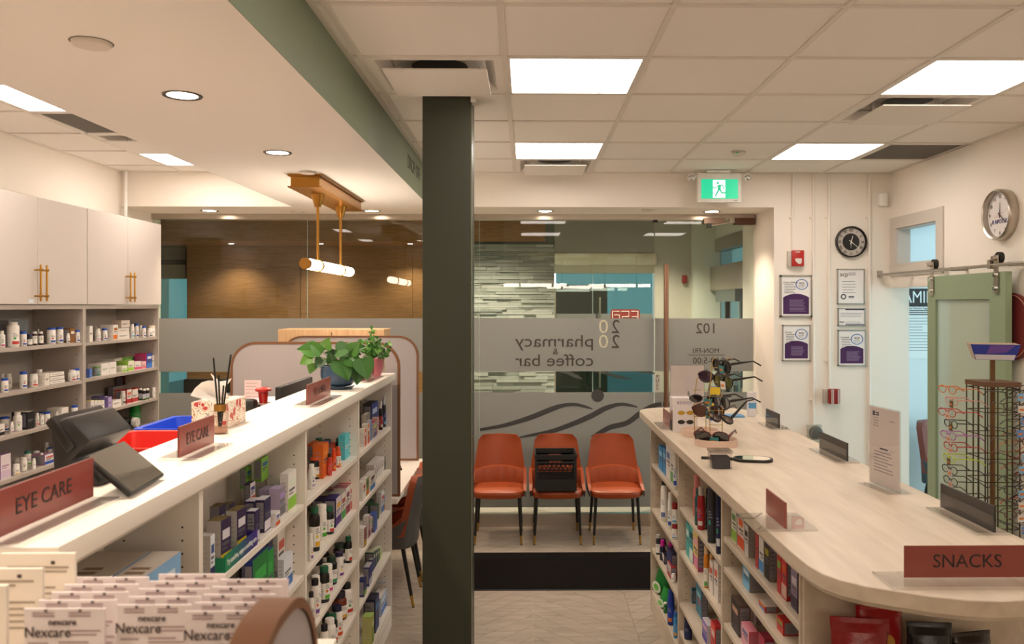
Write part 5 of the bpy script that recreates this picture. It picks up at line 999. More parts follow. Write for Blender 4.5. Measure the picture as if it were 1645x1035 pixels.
def make_chair(name, label, loc, rz, col, shell_c, group):
    t = thing(name, label, 'chair', loc, group, rz)          # faces -Y, origin between the feet
    mo = M(col, .42, noise=.05, scale=25, bump=.02); ms = M(shell_c, .5); mbk = M('#17130f', .4); mgd = M('#b8924e', .3, 1.)
    def se(w, d, n=28, p=3.2):
        o_ = []
        for i in range(n):
            a = 2*math.pi*i/n; c_, s_ = math.cos(a), math.sin(a)
            o_.append((w*abs(c_)**(2/p)*(1 if c_ >= 0 else -1), d*abs(s_)**(2/p)*(1 if s_ >= 0 else -1)))
        return o_
    b = MB(); rings = []
    for z, k in ((.365, .93), (.372, .985), (.40, 1.), (.412, .985), (.42, .93), (.426, .8)):
        rings.append([(x*k, y*k-.01 + 0, z + (.006*(1-(x/.22)**2) if z > .41 else 0)) for x, y in se(.218, .225)])
    n = len(rings[0])
    for j in range(len(rings)-1): b.add(rings[j]+rings[j+1], [(i, (i+1) % n, n+(i+1) % n, n+i) for i in range(n)], mo)
    b.add(rings[0], [tuple(range(n))], mo); b.add(rings[-1], [tuple(range(n))], mo); b.build('seat', t, smooth=60)
    # wing: U path around seat, inner + outer surface
    path = []
    for i in range(25):
        u = -1+2*i/24; a = abs(u)
        if a > .55: q = (a-.55)/.45; x = math.copysign(.215-.002*q, u); y = .12-.30*q
        else: an = a/.55*math.pi/2; x = math.copysign(.215*math.sin(an)**.8 if an > 0 else 0, u); y = .12+.10*math.cos(an)**.8
        topz = .425+.13*(max(0, 1-((a-.45)/.55)))**1.3 if a > .45 else .555+.0*a
        path.append((x, y, min(topz, .555)))
    b = MB(); inn, inn0, ot, ot0 = [], [], [], []
    for x, y, tz in path:
        d_ = math.hypot(x, y-.0) or 1; nx, ny = x/d_, (y)/d_
        inn.append((x-nx*.016, y-ny*.016, tz)); inn0.append((x-nx*.012, y-ny*.012, .39)); ot.append((x+nx*.012, y+ny*.012, tz-.004)); ot0.append((x+nx*.004, y+ny*.004, .37))
    n = len(path); v = inn+inn0+ot+ot0
    fi = [(i, i+1, n+i+1, n+i) for i in range(n-1)]; ft = [(i, i+1, 2*n+i+1, 2*n+i) for i in range(n-1)]; fo = [(2*n+i, 2*n+i+1, 3*n+i+1, 3*n+i) for i in range(n-1)]
    b.add(v, fi+ft, mo); b.add(v, fo + [(0, n, 3*n, 2*n), (n-1, 2*n-1, 4*n-1, 3*n-1)], ms); b.build('wing', t, smooth=60)
    # backrest
    b = MB(); g0, g1 = [], []; NU, NV = 10, 9
    for j in range(NV+1):
        q = j/NV; z = .45+.36*q
        wv = .222-.05*q; 
        if q > .86: wv -= .03*((q-.86)/.14)**2
        for i in range(NU+1):
            u = -1+2*i/NU; y = .18+.075*q - .035*abs(u)**2.2 + .02*(1-abs(u))
            g0.append((wv*u, y-.02, z)); g1.append((wv*u*1.0, y+.022, z-.004))
    W_ = NU+1; idx = lambda i, j: j*W_+i; N = len(g0)
    ff = [(idx(i, j), idx(i+1, j), idx(i+1, j+1), idx(i, j+1)) for j in range(NV) for i in range(NU)]
    rim = []
    for i in range(NU): rim += [(idx(i, NV), idx(i+1, NV), N+idx(i+1, NV), N+idx(i, NV)), (idx(i, 0), idx(i+1, 0), N+idx(i+1, 0), N+idx(i, 0))]
    for j in range(NV): rim += [(idx(0, j), idx(0, j+1), N+idx(0, j+1), N+idx(0, j)), (idx(NU, j), idx(NU, j+1), N+idx(NU, j+1), N+idx(NU, j))]
    b.add(g0+g1, ff+rim, mo); b.add(g0+g1, [tuple(N+k for k in f_) for f_ in ff], ms); bk = b.build('backrest', t, smooth=55)
    # ribbed lumbar pad with arched top seam
    b = MB(); v0 = []; NR = 20
    for i in range(NR+1):
        u = -1+2*i/NR; x = .205*u; yb = .165-.045*abs(u)**2.4; tz = .53+.028*(1-u*u); rb = -.010*(1-((i % 4)/2-1)**2)
        v0 += [(x, yb-.034+rb, .425), (x, yb-.030+rb, (tz+.425)/2), (x, yb-.016, tz), (x, yb+.03, tz+.002)]
    b.add(v0, [(4*i+k, 4*i+4+k, 4*i+5+k, 4*i+1+k) for i in range(NR) for k in range(3)], mo); b.build('lumbar_pad', bk, smooth=50)
    for sx, sy in ((-1, -1), (1, -1), (-1, 1), (1, 1)):
        x0, y0 = sx*.165, (-.17 if sy < 0 else .15); x1, y1 = sx*.185, (-.20 if sy < 0 else .22)
        P = lambda q: (x0+(x1-x0)*q, y0+(y1-y0)*q, .37*(1-q))
        lg = MB(); lg.cyl(P(0), P(.80), .014, .0105, mbk, 12); lg = lg.build('leg', t)
        MB().cyl(P(.80), P(.985), .0106, .009, mgd, 12).build('brass_tip', lg); MB().cyl(P(.985), P(1), .009, .009, mbk, 12).build('foot', lg)
    return t
OR = '#933f17'
gch = 'orange waiting chairs'
make_chair('waiting_chair', 'orange waiting chair beside the green column', (-.22, 6.73, 0), 0, OR, '#4a3f3a', gch)
make_chair('waiting_chair', 'orange waiting chair holding the black crate', (.25, 6.73, 0), 0, OR, '#4a3f3a', gch)
make_chair('waiting_chair', 'empty orange waiting chair beside the oak counter', (.72, 6.73, 0), 0, OR, '#4a3f3a', gch)
make_chair('desk_chair', 'charcoal backed orange chair pulled up to the desk', (-.925, 5.38, 0), R(-90), OR, '#4c4844', None)
make_chair('desk_chair', 'charcoal backed orange chair at desk, farther one', (-.93, 5.86, 0), R(-90), OR, '#3a3836', None)
make_chair('lounge_chair', 'brown leather chair inside the blue side room', (3.60, 6.84, .0), R(40), '#7a3426', '#3f4850', None).scale = (1.12, 1.12, 1.12)
# crate
t = thing('milk_crate', 'black plastic milk crate on the middle orange chair', 'crate', (.235, 6.64, .434)); mk = M('#1a1816', .45); W_, D_, H_ = .163, .155, .285
b = MB(); b.box(-W_, W_, -D_, D_, 0, .008, mk); b.build('base', t, smooth=0)
b = MB()
for s_ in (-1, 1): b.box(-W_-.004, W_+.004, s_*D_-.006, s_*D_+.006, H_-.02, H_, mk); b.box(s_*W_-.006, s_*W_+.006, -D_-.004, D_+.004, H_-.02, H_, mk)
b.build('rim', t, smooth=0)
for sx in (-1, 1):
    for sy in (-1, 1): MB().box(sx*W_-sx*.02, sx*W_, sy*D_-sy*.02, sy*D_, .008, H_-.02, mk).build('corner_post', t, smooth=0)
def lattice(face):
    b = MB(); half = (W_ if face in 'fb' else D_)-.02; off = {'f': -D_+.004, 'b': D_-.004, 'l': -W_+.004, 'r': W_-.004}[face]
    def bar(u0, z0, u1, z1, w=.004):
        P = (lambda u, z: Vector((u, off, z))) if face in 'fb' else (lambda u, z: Vector((off, u, z)))
        p, q = P(u0, z0), P(u1, z1); d_ = (q-p)/2; nrm = Vector((0, .004, 0)) if face in 'fb' else Vector((.004, 0, 0)); s_ = d_.cross(nrm).normalized()*w
        b.obox((p+q)/2, d_, s_, nrm, mk)
    bar(-half, .05, half, .05, .042); bar(-half, H_-.045, half, H_-.045, .005); bar(-half, .21, half, .21, .006); bar(-half, .105, half, .105, .005)
    for i in range(9):
        u = -half+2*half*i/8
        if i < 8: bar(u, .105, u+half/4, .21, .003); bar(u+half/4, .105, u, .21, .003)
    bar(-half, .228, -.05, .228, .018); bar(.05, .228, half, .228, .018); bar(-.05, .216, .05, .216, .006); bar(-half, H_-.03, half, H_-.03, .012)
    b.build('lattice_side', t, smooth=0)
for q in 'fblr': lattice(q)

# desk, privacy screens -------------------------------------------------------------------
m_dtop = M('#e6dccf', .4); m_edge = M('#7a5236', .45, name='walnut_edge'); m_scr = M('#aaa2a1', .6, noise=.02, scale=60, name='screen_laminate')
t = thing('consult_desk', 'white consultation desk beyond the white counter end', 'desk', (-1.25, 4.90, 0))
MB().box(-.52, .49, 0, 1.28, .715, .75, m_dtop).build('desk_top', t, bevel=.003)
for y in (.02, 1.24): MB().box(-.5, .2, y, y+.02, 0, .714, m_wi).build('leg_panel', t, smooth=0)
def screen(Y, x0, x1, z0, z1, lab):
    t = thing('privacy_screen', lab, 'screen', ((x0+x1)/2, Y, z0)); W2 = (x1-x0)/2; H = z1-z0
    o_ = rrect(-W2, W2, 0, H, .15, 10, (0, 1, 1, 0)); i_ = rrect(-W2+.014, W2-.014, .014, H-.014, .137, 10, (0, 1, 1, 0)); n = len(o_)
    b = MB()
    for y0, y1 in ((0, .03),):
        v = [(x, y0, z) for x, z in o_] + [(x, y0, z) for x, z in i_] + [(x, y1, z) for x, z in o_] + [(x, y1, z) for x, z in i_]
        fs = []
        for i in range(n):
            j = (i+1) % n; fs += [(i, j, n+j, n+i), (2*n+i, 2*n+j, 3*n+j, 3*n+i), (i, j, 2*n+j, 2*n+i)]
        b.add(v, fs, m_edge)
    b.build('edge_band', t); MB().prism(i_, .003, .027, m_scr, 'y').build('panel', t, smooth=0)
screen(4.945, -1.757, -.752, .751, 1.674, 'rounded white privacy screen with walnut edge behind the plants')
screen(6.09, -1.79, -.79, .751, 1.668, 'rounded white privacy screen with walnut edge, farther one')
t = thing('oak_cabinet', 'pale oak cabinet behind the farther privacy screen', 'cabinet', (-1.45, 6.2, 0)); MB().box(-.40, .39, 0, .3, 0, 1.712, wood_mat('pale_oak', '#c49a6c', '#d8b285', 4, (9, 9, 1.2))).build('body', t, bevel=.003); MB().box(-.005, .005, -.004, 0, .02, 1.69, M('#8a6a48', .6)).build('door_gap', t, smooth=0)
t = thing('service_bell', 'small chrome service bell on the consultation desk', 'bell', (-.90, 5.75, .7506)); MB().cyl((0, 0, 0), (0, 0, .012), .042, .04, m_black, 24).build('base', t); MB().lathe([(.036, .014), (.034, .026), (.022, .042), (.001, .048)], m_chrome, n=20).build('dome', t); MB().cyl((0, 0, .047), (0, 0, .06), .005, .005, m_chrome, 8).build('button', t)

# dispensary work counter behind the white counter ------------------------------------------------
t = thing('dispensary_counter', 'white dispensary work counter behind the tall white counter', 'counter', (-1.42, 1.2, 0))
MB().box(-.33, .36, 0, 3.68, .89, .93, m_wl).build('worktop', t, bevel=.003); MB().box(-.30, .34, .02, 3.66, 0, .889, m_wi).build('carcass', t, smooth=0)
t = thing('desk_hutch', 'white raised shelf under the red baskets', 'shelf', (-1.42, 2.5, .9306)); MB().box(-.24, .2, 0, .6, .345, .37, m_wl).build('shelf_board', t, smooth=0)
for y in (.0, .58): MB().box(-.24, .2, y, y+.02, 0, .345, m_wl).build('shelf_side', t, smooth=0)
def basket(loc, col, lab, L=.36, Wd=.26, H=.11, grp=None, rz=0.):
    t = thing('basket', lab, 'basket', loc, grp, rz); m = M(col, .3); b = MB()
    def rect(l, w_, r=.03): return rrect(-l/2, l/2, -w_/2, w_/2, r, 5)
    layers = [(rect(L*.86, Wd*.84), 0), (rect(L*.98, Wd*.97), H-.008), (rect(L+.03, Wd+.03), H-.006), (rect(L+.03, Wd+.03), H), (rect(L*.97, Wd*.95), H-.001), (rect(L*.84, Wd*.82), .006)]
    n = len(layers[0][0]); R_ = [[(x, y, z) for x, y in q] for q, z in layers]
    for j in range(len(R_)-1): b.add(R_[j]+R_[j+1], [(i, (i+1) % n, n+(i+1) % n, n+i) for i in range(n)], m)
    b.add(R_[0], [tuple(range(n))], m); b.add(R_[-1], [tuple(range(n))], m); b.build('tub', t, smooth=40)
    f_ = MB()
    for x in (-.1, -.05, 0, .05, .1): f_.box(x-.004, x+.004, -Wd*.43-.01, -Wd*.43, .02, .07, M(col, .4))
    f_.build('ribs', t, smooth=0)
zb = .9306+.3706; nR, nB = 2, 4
t = thing('desk_hutch', 'white raised shelf under the blue baskets', 'shelf', (-1.42, 3.14, .9306)); MB().box(-.24, .2, 0, .5, .285, .305, m_wl).build('shelf_board', t, smooth=0)
for y in (.0, .48): MB().box(-.24, .2, y, y+.02, 0, .285, m_wl).build('shelf_side', t, smooth=0)
for i in range(nR): basket((-1.30, 2.84, zb+.024*i+.0005), '#c81e14', 'red dispensing basket, topmost of its stack' if i == nR-1 else 'red dispensing basket, %s from the bottom of its stack' % ORD[i], grp='red dispensing baskets', rz=R(90))
for i in range(nB): basket((-1.36, 3.37, .9306+.3056+.024*i+.0005), '#1f47c4', 'blue dispensing basket, topmost of its stack' if i == nB-1 else 'blue dispensing basket, %s from the bottom of its stack' % ORD[i], grp='blue dispensing baskets', rz=R(90))
t = thing('monitor', 'black computer monitor seen from behind over white counter', 'monitor', (-1.16, 4.23, .9306)); b = MB(); b.box(-.03, 0, -.29, .29, .22, .573, m_black); b.build('housing', t, bevel=.006); MB().cyl((-.05, 0, .01), (-.05, 0, .4), .02, .02, m_black, 12).build('stand', t); MB().box(-.14, .03, -.12, .12, 0, .012, m_black).build('base', t, bevel=.004)
MB().box(.0002, .001, .1, .13, .42, .45, M('#4a4644', .5)).build('maker_badge', t, smooth=0)
t = thing('paper_hutch', 'white paper shelf on counter behind the tissue box', 'shelf', (-1.50, 3.75, .9306)); MB().box(-.2, .2, 0, 1.05, .38, .40, m_wl).build('shelf_board', t, smooth=0)
for y in (0., 1.03): MB().box(-.2, .2, y, y+.02, 0, .38, m_wl).build('shelf_side', t, smooth=0)
zh = .9306+.4006
p = at(423, 640, 4.35); t = thing('hand_stamp', 'red capped hand stamp on the paper shelf', 'stamp', (p.x, 4.35, zh)); MB().cyl((0, 0, 0), (0, 0, .05), .014, .014, M('#d8b4b0', .4), 12).build('shaft', t); MB().lathe([(.001, .05), (.02, .05), (.026, .105), (.04, .112), (.042, .122), (.03, .13), (.001, .134)], m_redp, n=20).build('handle', t)
p = at(397, 640, 4.30); t = thing('label_dispenser', 'small black label dispenser on the paper shelf', 'dispenser', (p.x, 4.30, zh)); MB().box(-.05, .05, -.04, .04, 0, .075, m_black).build('body', t, bevel=.02)
p = at(406, 640, 4.55); t = thing('note_card', 'pink printed card standing on the paper shelf', 'card', (p.x, 4.55, zh)); MB().box(-.045, .045, 0, .002, .0, .15, M('#dcc4c0', .6)).build('card', t, smooth=0); b = MB(); lines(b, -.038, .038, .135, 7, .018, M('#b89a98', .6), -.0005); b.build('print', t, smooth=0)
t = thing('paper_tray', 'black document tray with white papers on shelf', 'tray', (-1.40, 4.52, zh)); MB().box(-.13, .1, -.14, .14, 0, .035, m_black).build('tray', t, bevel=.004); MB().box(-.12, .12, -.13, .13, .036, .05, M('#e9e6e2', .6)).build('paper_stack', t, smooth=0)

# counter signs ---------------------------------------------------------------------------------------
m_acr = glass_mat('clear_acrylic', (.93, .93, .93), 1.2); m_sign = M('#93483f', .25, spec=.6, noise=.02, scale=4, name='rust_acrylic'); m_sback = M('#2e2826', .5); m_let = M('#2a1a18', .6)
def counter_sign(x, y0, y1, z, s, lab, face='+x', front=m_sign, back=m_sback, base=.11, H=.079, size=.045, sx=1.):
    t = thing('counter_sign', lab, 'sign', (x, (y0+y1)/2, z)); L = y1-y0
    if face in ('+x', '-x'):
        k = 1 if face == '+x' else -1
        MB().box(-.002*k, .0015*k, -L/2, L/2, .009, .009+H, front).build('face_plate', t, smooth=0); MB().box(-.004*k, -.0021*k, -L/2, L/2, .009, .009+H, back).build('back_plate', t, smooth=0)
        MB().box(-base/2, base/2, -L/2-.0, L/2, .0005, .0085, m_acr).build('acrylic_base', t, bevel=.001, segs=1)
        MB().box(-.0075*k, -.0042*k, -L/2, L/2, .009, .06, m_acr).build('acrylic_riser', t, smooth=0)
        if s: text('lettering', s, size, m_let, t, (.0019*k, 0, .009+H/2), face, .0003, sx=sx)
    else:
        MB().box(-L/2, L/2, -.0015, .002, .009, .009+H, front).build('face_plate', t, smooth=0)
        MB().box(-L/2-.06, L/2+.06, -.07, .05, .0005, .0085, m_acr).build('acrylic_base', t, bevel=.001, segs=1)
        if s: text('lettering', s, size, m_let, t, (0, -.002, .009+H/2), 'cam', .0003, sx=sx)
    return t
counter_sign(-.883, 1.36, 1.70, GZT, 'EYE CARE', 'large rust eye care counter sign nearest the camera', size=.041)
counter_sign(-.885, 2.125, 2.36, GZT, 'EYE CARE', 'rust eye care counter sign before the reed diffuser', size=.044, sx=.8)
counter_sign(-.853, 3.24, 3.62, GZT, 'VITAMINS', 'rust vitamins counter sign before the blue plant pot', size=.045)
counter_sign(-.842, 4.26, 4.60, GZT, '', 'rust counter sign partly hidden by drooping plant leaves')
counter_sign(.787, 2.50, 2.70, IZT, '', 'rust counter sign on oak counter aisle edge', face='-x', back=M('#8a4a40', .35), base=.2)
counter_sign(.80, 4.55, 4.82, IZT, '', 'small rust counter sign beside glasses carton', face='-x', back=M('#8a4a40', .35))
dk = M('#2f2a28', .45)
counter_sign(1.40, 2.45, 2.77, IZT, '', 'dark backed counter sign nearest the eyeglass rack', face='+x', front=dk, back=dk); counter_sign(1.40, 3.58, 3.92, IZT, '', 'dark backed counter sign in middle of oak counter', face='+x', front=dk, back=dk); counter_sign(1.40, 4.55, 4.80, IZT, '', 'dark backed counter sign nearest the entrance', face='+x', front=dk, back=dk)
t = counter_sign(1.10, 2.037-.158, 2.037+.158, IZT, 'SNACKS', 'rust snacks counter sign at rounded oak counter end', face='cam', size=.047); t.location.y = 2.05
# acrylic sheet holders
def holder(loc, rz, lab, W2=.108, H=.30, prints=True):
    t = thing('sheet_holder', lab, 'sign holder', loc, None, rz); MB().box(-W2, W2, -.003, -.001, .008, H, M('#e3d6cf', .55)).build('paper', t, smooth=0)
    MB().box(-W2-.004, W2+.004, -.0055, -.0032, .004, H+.004, m_acr).build('acrylic_front', t, smooth=0); MB().box(-W2-.004, W2+.004, -.0008, .0015, .004, H+.004, m_acr).build('acrylic_back', t, smooth=0); MB().box(-W2-.004, W2+.004, -.05, .05, .0005, .0035, m_acr).build('acrylic_foot', t, smooth=0)
    if prints:
        b = MB(); g = M('#8d8386', .6); lines(b, -W2*.7, W2*.7, H*.45, 7, .012, g, -.0031-.0003, .35, .004); lines(b, -W2*.3, W2*.25, H*.5, 1, .01, m_ink2, -.0034, 0, .006); lines(b, -W2*.75, -W2*.35, H*.87, 4, .01, g, -.0034, .3, .003); lines(b, W2*.35, W2*.75, H*.86, 1, .01, g, -.0034, .2, .003)
        b.box(-W2*.78, -W2*.62, -.0036, -.0033, H*.89, H*.95, m_ink2); lines(b, -W2*.58, -W2*.3, H*.94, 2, .008, m_ink2, -.0034, .2, .005); b.build('print', t, smooth=0)
    return t
holder((1.345, 3.085, IZT), R(-82), 'clear acrylic holder with printed letter on oak counter', .098)
holder((1.04, 5.33, IZT), R(0), 'clear acrylic holder with blank sheet behind sunglasses', .108, prints=False)

# things on the white counter ----------------------------------------------------------------------------
t = thing('payment_tablet', 'black tilted payment tablet on the white counter', 'tablet', (-.87, 1.83, GZT))
c0 = Vector((-.815+.87, 1.71-1.83, .004)); c1_ = Vector((-.832+.87, 1.907-1.83, .004)); up_ = Vector((-.095, 0, .078)); ctr = (c0+c1_)/2+up_/2; ey = (c1_-c0)/2; ex = up_/2; nn = ex.cross(ey).normalized()*-1
if nn.x < 0: nn = -nn
MB().obox(ctr+nn*.004, ey, ex, nn*.006, m_black).build('case', t, bevel=.004); MB().obox(ctr+nn*.0105, ey*.94, ex*.93, nn*.0006, M('#55514a', .06, spec=.9, coat=1.)).build('screen', t, smooth=0)
t = thing('pos_terminal', 'black point of sale terminal behind the tablet', 'terminal', (-.985, 1.93, GZT))
b = MB(); b.prism([(-.05, 0), (.05, 0), (.045, .02), (-.012, .06), (.03, .10), (-.02, .155), (-.06, .135)], -.1, .1, M('#1c1817', .45), 'y'); b.build('stand_body', t, bevel=.008); b = MB(); b.obox((-.035, 0, .115), (.025, 0, -.035), (0, .105, 0), (.01, 0, .008), M('#1a1615', .4)); b.build('screen_back', t, bevel=.006)
# tissue box
t = thing('tissue_box', 'floral tissue box with white tissue on white counter', 'tissue box', (-1.015, 2.765, GZT))
def floral():
    m = bpy.data.materials.new('floral_print'); m.use_nodes = True; nt = m.node_tree; b = nt.nodes['Principled BSDF']; tc = nt.nodes.new('ShaderNodeTexCoord'); v = nt.nodes.new('ShaderNodeTexVoronoi'); v.inputs['Scale'].default_value = 26; v.feature = 'F1'
    n = nt.nodes.new('ShaderNodeTexNoise'); n.inputs['Scale'].default_value = 28; ad = nt.nodes.new('ShaderNodeMix'); ad.data_type = 'VECTOR'; ad.inputs[0].default_value = .05
    nt.links.new(tc.outputs['Object'], ad.inputs[4]); nt.links.new(n.outputs['Color'], ad.inputs[5]); nt.links.new(tc.outputs['Object'], n.inputs['Vector']); nt.links.new(ad.outputs[1], v.inputs['Vector'])
    r = nt.nodes.new('ShaderNodeValToRGB'); e = r.color_ramp; e.interpolation = 'CONSTANT'; e.elements[0].color = lin('#b8453e'); e.elements[1].position = .36; e.elements[1].color = lin('#e9dccd')
    for p_, c_ in ((.3, '#e9dccd'), (.42, '#a8743a'), (.47, '#e9dccd'), (.62, '#9a9490'), (.66, '#e9dccd')):
        q = e.elements.new(p_); q.color = lin(c_)
    nt.links.new(v.outputs['Distance'], r.inputs[0]); nt.links.new(r.outputs[0], b.inputs['Base Color']); return m
MB().box(-.058, .052, -.095, .095, .0006, .088, floral()).build('carton', t, bevel=.002, segs=1)
b = MB(); g = []; NU, NV = 12, 8
for j in range(NV+1):
    for i in range(NU+1):
        u, v_ = i/NU-.5, j/NV
        g.append((.02*math.sin(u*9+v_*3)-.015*v_+u*.02, u*(.07+.13*v_)-.035*v_, .085+.085*v_*(1-.6*abs(u))-.02*max(0, -u-.2)*v_*4 + .01*math.sin(u*14)))
W_ = NU+1; b.add(g, [(j*W_+i, j*W_+i+1, (j+1)*W_+i+1, (j+1)*W_+i) for j in range(NV) for i in range(NU)], M('#faf7f2', .8)); b.build('tissue', t, smooth=80)
# reed diffuser
t = thing('reed_diffuser', 'glass reed diffuser with gold collar and black reeds', 'diffuser', (-.95, 2.585, GZT)); rg = glass_mat('diffuser_glass', (.90, .86, .83), 1.2)
MB().lathe([(.001, .001), (.024, .001), (.025, .008), (.025, .06), (.02, .068), (.015, .07)], rg, n=24).build('bottle', t); MB().lathe([(.001, .004), (.0225, .004), (.0225, .024), (.001, .024)], M('#c49a80', .2, trans=.4), n=20).build('liquid', t); MB().lathe([(.0145, .071), (.0185, .071), (.0185, .092), (.0145, .092)], m_gold, n=24).build('collar', t)
for dx, dy, tx, ty, L in ((-.008, 0, -.018, .0, .235), (.006, 0, .028, .01, .245), (.0, .004, -.01, .01, .18), (.002, -.004, .012, 0, .15)): MB().cyl((dx*.3, dy, .02), (dx*.3+tx, dy+ty, L), .003, .003, m_black, 6).build('reed', t)
# plants ---------------------------------------------------------------------------------------------------
def leaf_mesh(name, c, wd=.55):
    b = MB(); m = M(c, .35, noise=.12, scale=40); pr = [(0, 0), (.10, -.07), (.22, -.10), (.34, -.06), (.43, .04), (.46, .17), (.44, .32), (.37, .48), (.27, .64), (.16, .79), (.06, .92), (0, 1.)]
    L = [(-x*wd/.5, y, .10*x-.12*y*y) for x, y in pr]; Rr = [(x*wd/.5, y, .10*x-.12*y*y) for x, y in pr]; mid = [(0, y, -.05-.12*y*y) for _, y in pr]; n = len(pr)
    b.add(L+mid, [(i, i+1, n+i+1, n+i) for i in range(n-1)], m); b.add(mid+Rr, [(i, i+1, n+i+1, n+i) for i in range(n-1)], m); return b.mesh(name, 60)
LM = [leaf_mesh('leaf', c) for c in ('#447a2a', '#346524', '#28501f', '#5f9136')]
def put_leaf(t, pos, tip, size, k):
    o = bpy.data.objects.new('leaf', LM[k]); COL.objects.link(o); o.parent = t; d_ = Vector(tip).normalized(); f_ = Vector((.25, -1, .55)); z_ = (f_ - d_*f_.dot(d_)).normalized(); x_ = d_.cross(z_)
    m4 = Matrix(((x_.x, d_.x, z_.x), (x_.y, d_.y, z_.y), (x_.z, d_.z, z_.z))); o.rotation_euler = m4.to_euler(); o.location = pos; o.scale = (size,)*3
def pot(t, col, prof, saucer=None):
    m = M(col, .3, noise=.08, scale=20); MB().lathe(prof, m, n=36).build('pot', t, smooth=50)
    if saucer: MB().lathe(saucer, m, n=36).build('saucer', t, smooth=50)
Pb = Vector((-.895, 3.97, GZT)); t = thing('potted_pothos', 'trailing pothos in blue ceramic pot on white counter', 'plant', Pb)
pot(t, '#2f4760', [(.001, .016), (.058, .016), (.072, .03), (.084, .06), (.086, .085), (.083, .098), (.086, .102), (.086, .113), (.078, .113), (.076, .09), (.001, .09)], [(.001, .0005), (.062, .0005), (.075, .014), (.07, .015), (.06, .008), (.001, .008)])
MB().lathe([(.001, .094), (.077, .094)], M('#3a2a1e', .9), n=24).build('soil', t)
Lf = [(507, 562, -.9, .1, .085, 0), (499, 574, -.8, -.5, .06, 3), (503, 585, -.3, -1, .05, 3), (516, 566, -.5, .5, .07, 0), (522, 560, .3, .7, .06, 3), (517, 577, -.4, -.6, .055, 2), (528, 572, .6, .3, .06, 2), (541, 563, .9, .2, .085, 1), (555, 560, .8, -.25, .085, 1), (550, 572, .9, -.1, .085, 1), (546, 580, .5, -.9, .105, 1), (560, 575, .8, -.5, .08, 1), (574, 580, .1, -1, .1, 2), (582, 578, .35, -1, .1, 1), (577, 592, -.1, -1, .08, 2), (563, 566, .5, .6, .07, 0), (533, 582, -.2, .9, .05, 2), (545, 590, .6, .2, .045, 3), (569, 562, .9, .3, .06, 1), (536, 575, -.6, .5, .05, 2)]
for px_, py_, tx, tz, sz, k in Lf:
    q = at(px_, py_, 3.9+random.uniform(-.03, .05)) - Pb; put_leaf(t, q, (tx, -.25, tz), sz, k)
    b = MB(); b.tube([(random.uniform(-.03, .03), random.uniform(-.03, .03), .09), tuple(q*.5+Vector((0, 0, .07))), tuple(q)], .0022, M('#5c7a34', .5), 5); b.build('stem', t)
for px_ in (527, 545): q = at(px_, 568, 3.97)-Pb; MB().cyl((q.x, .01, .09), (q.x, .01, .19), .004, .004, M('#c49a5c', .6), 6).build('plant_stake', t)
Pp = Vector((-.868, 4.69, GZT)); t = thing('potted_herb', 'small leaved plant in pink ceramic pot on white counter', 'plant', Pp)
pot(t, '#c87480', [(.001, .0005), (.045, .0005), (.055, .02), (.064, .06), (.068, .098), (.063, .098), (.06, .08), (.001, .08)]); MB().lathe([(.001, .084), (.061, .084)], M('#3a2a1e', .9), n=24).build('soil', t)
fo = MB(); lm = [M('#4f8a34', .4), M('#3a7028', .4), M('#69a044', .4)]; stems = [(577, 548), (573, 560), (597, 530), (602, 542), (606, 552), (612, 548), (624, 553), (627, 561), (615, 563), (590, 552), (585, 562), (608, 566), (596, 560), (622, 570)]
for px_, py_ in stems:
    tip = at(px_, py_, 4.62+random.uniform(-.06, .06))-Pp; base = Vector((random.uniform(-.03, .03), random.uniform(-.03, .03), .085)); mid_ = (tip+base)/2+Vector((random.uniform(-.02, .02), 0, .015))
    pts = [base*(1-q)**2+mid_*2*q*(1-q)+tip*q*q for q in [i/8 for i in range(9)]]; fo.tube(pts, .0016, lm[1], 4)
    for q in pts[2:]:
        for s_ in range(3):
            d_ = Vector((random.uniform(-1, 1), random.uniform(-1, .4), random.uniform(-.4, .8))).normalized(); sd = d_.cross(Vector((.2, -1, .4))).normalized(); r_ = random.uniform(.009, .015); c_ = q+d_*.012
            fo.add([c_-d_*r_, c_+sd*r_*.7, c_+d_*r_, c_-sd*r_*.7], [(0, 1, 2, 3)], random.choice(lm))
tag(fo.build('foliage', t, smooth=0), kind='stuff')
for dx in (.062, .066): MB().tube([(dx, -.03, .095), (dx+.01, -.035, .06), (dx+.006, -.035, .02)], .0014, M('#b09a5c', .6), 4).build('hanging_root', t)
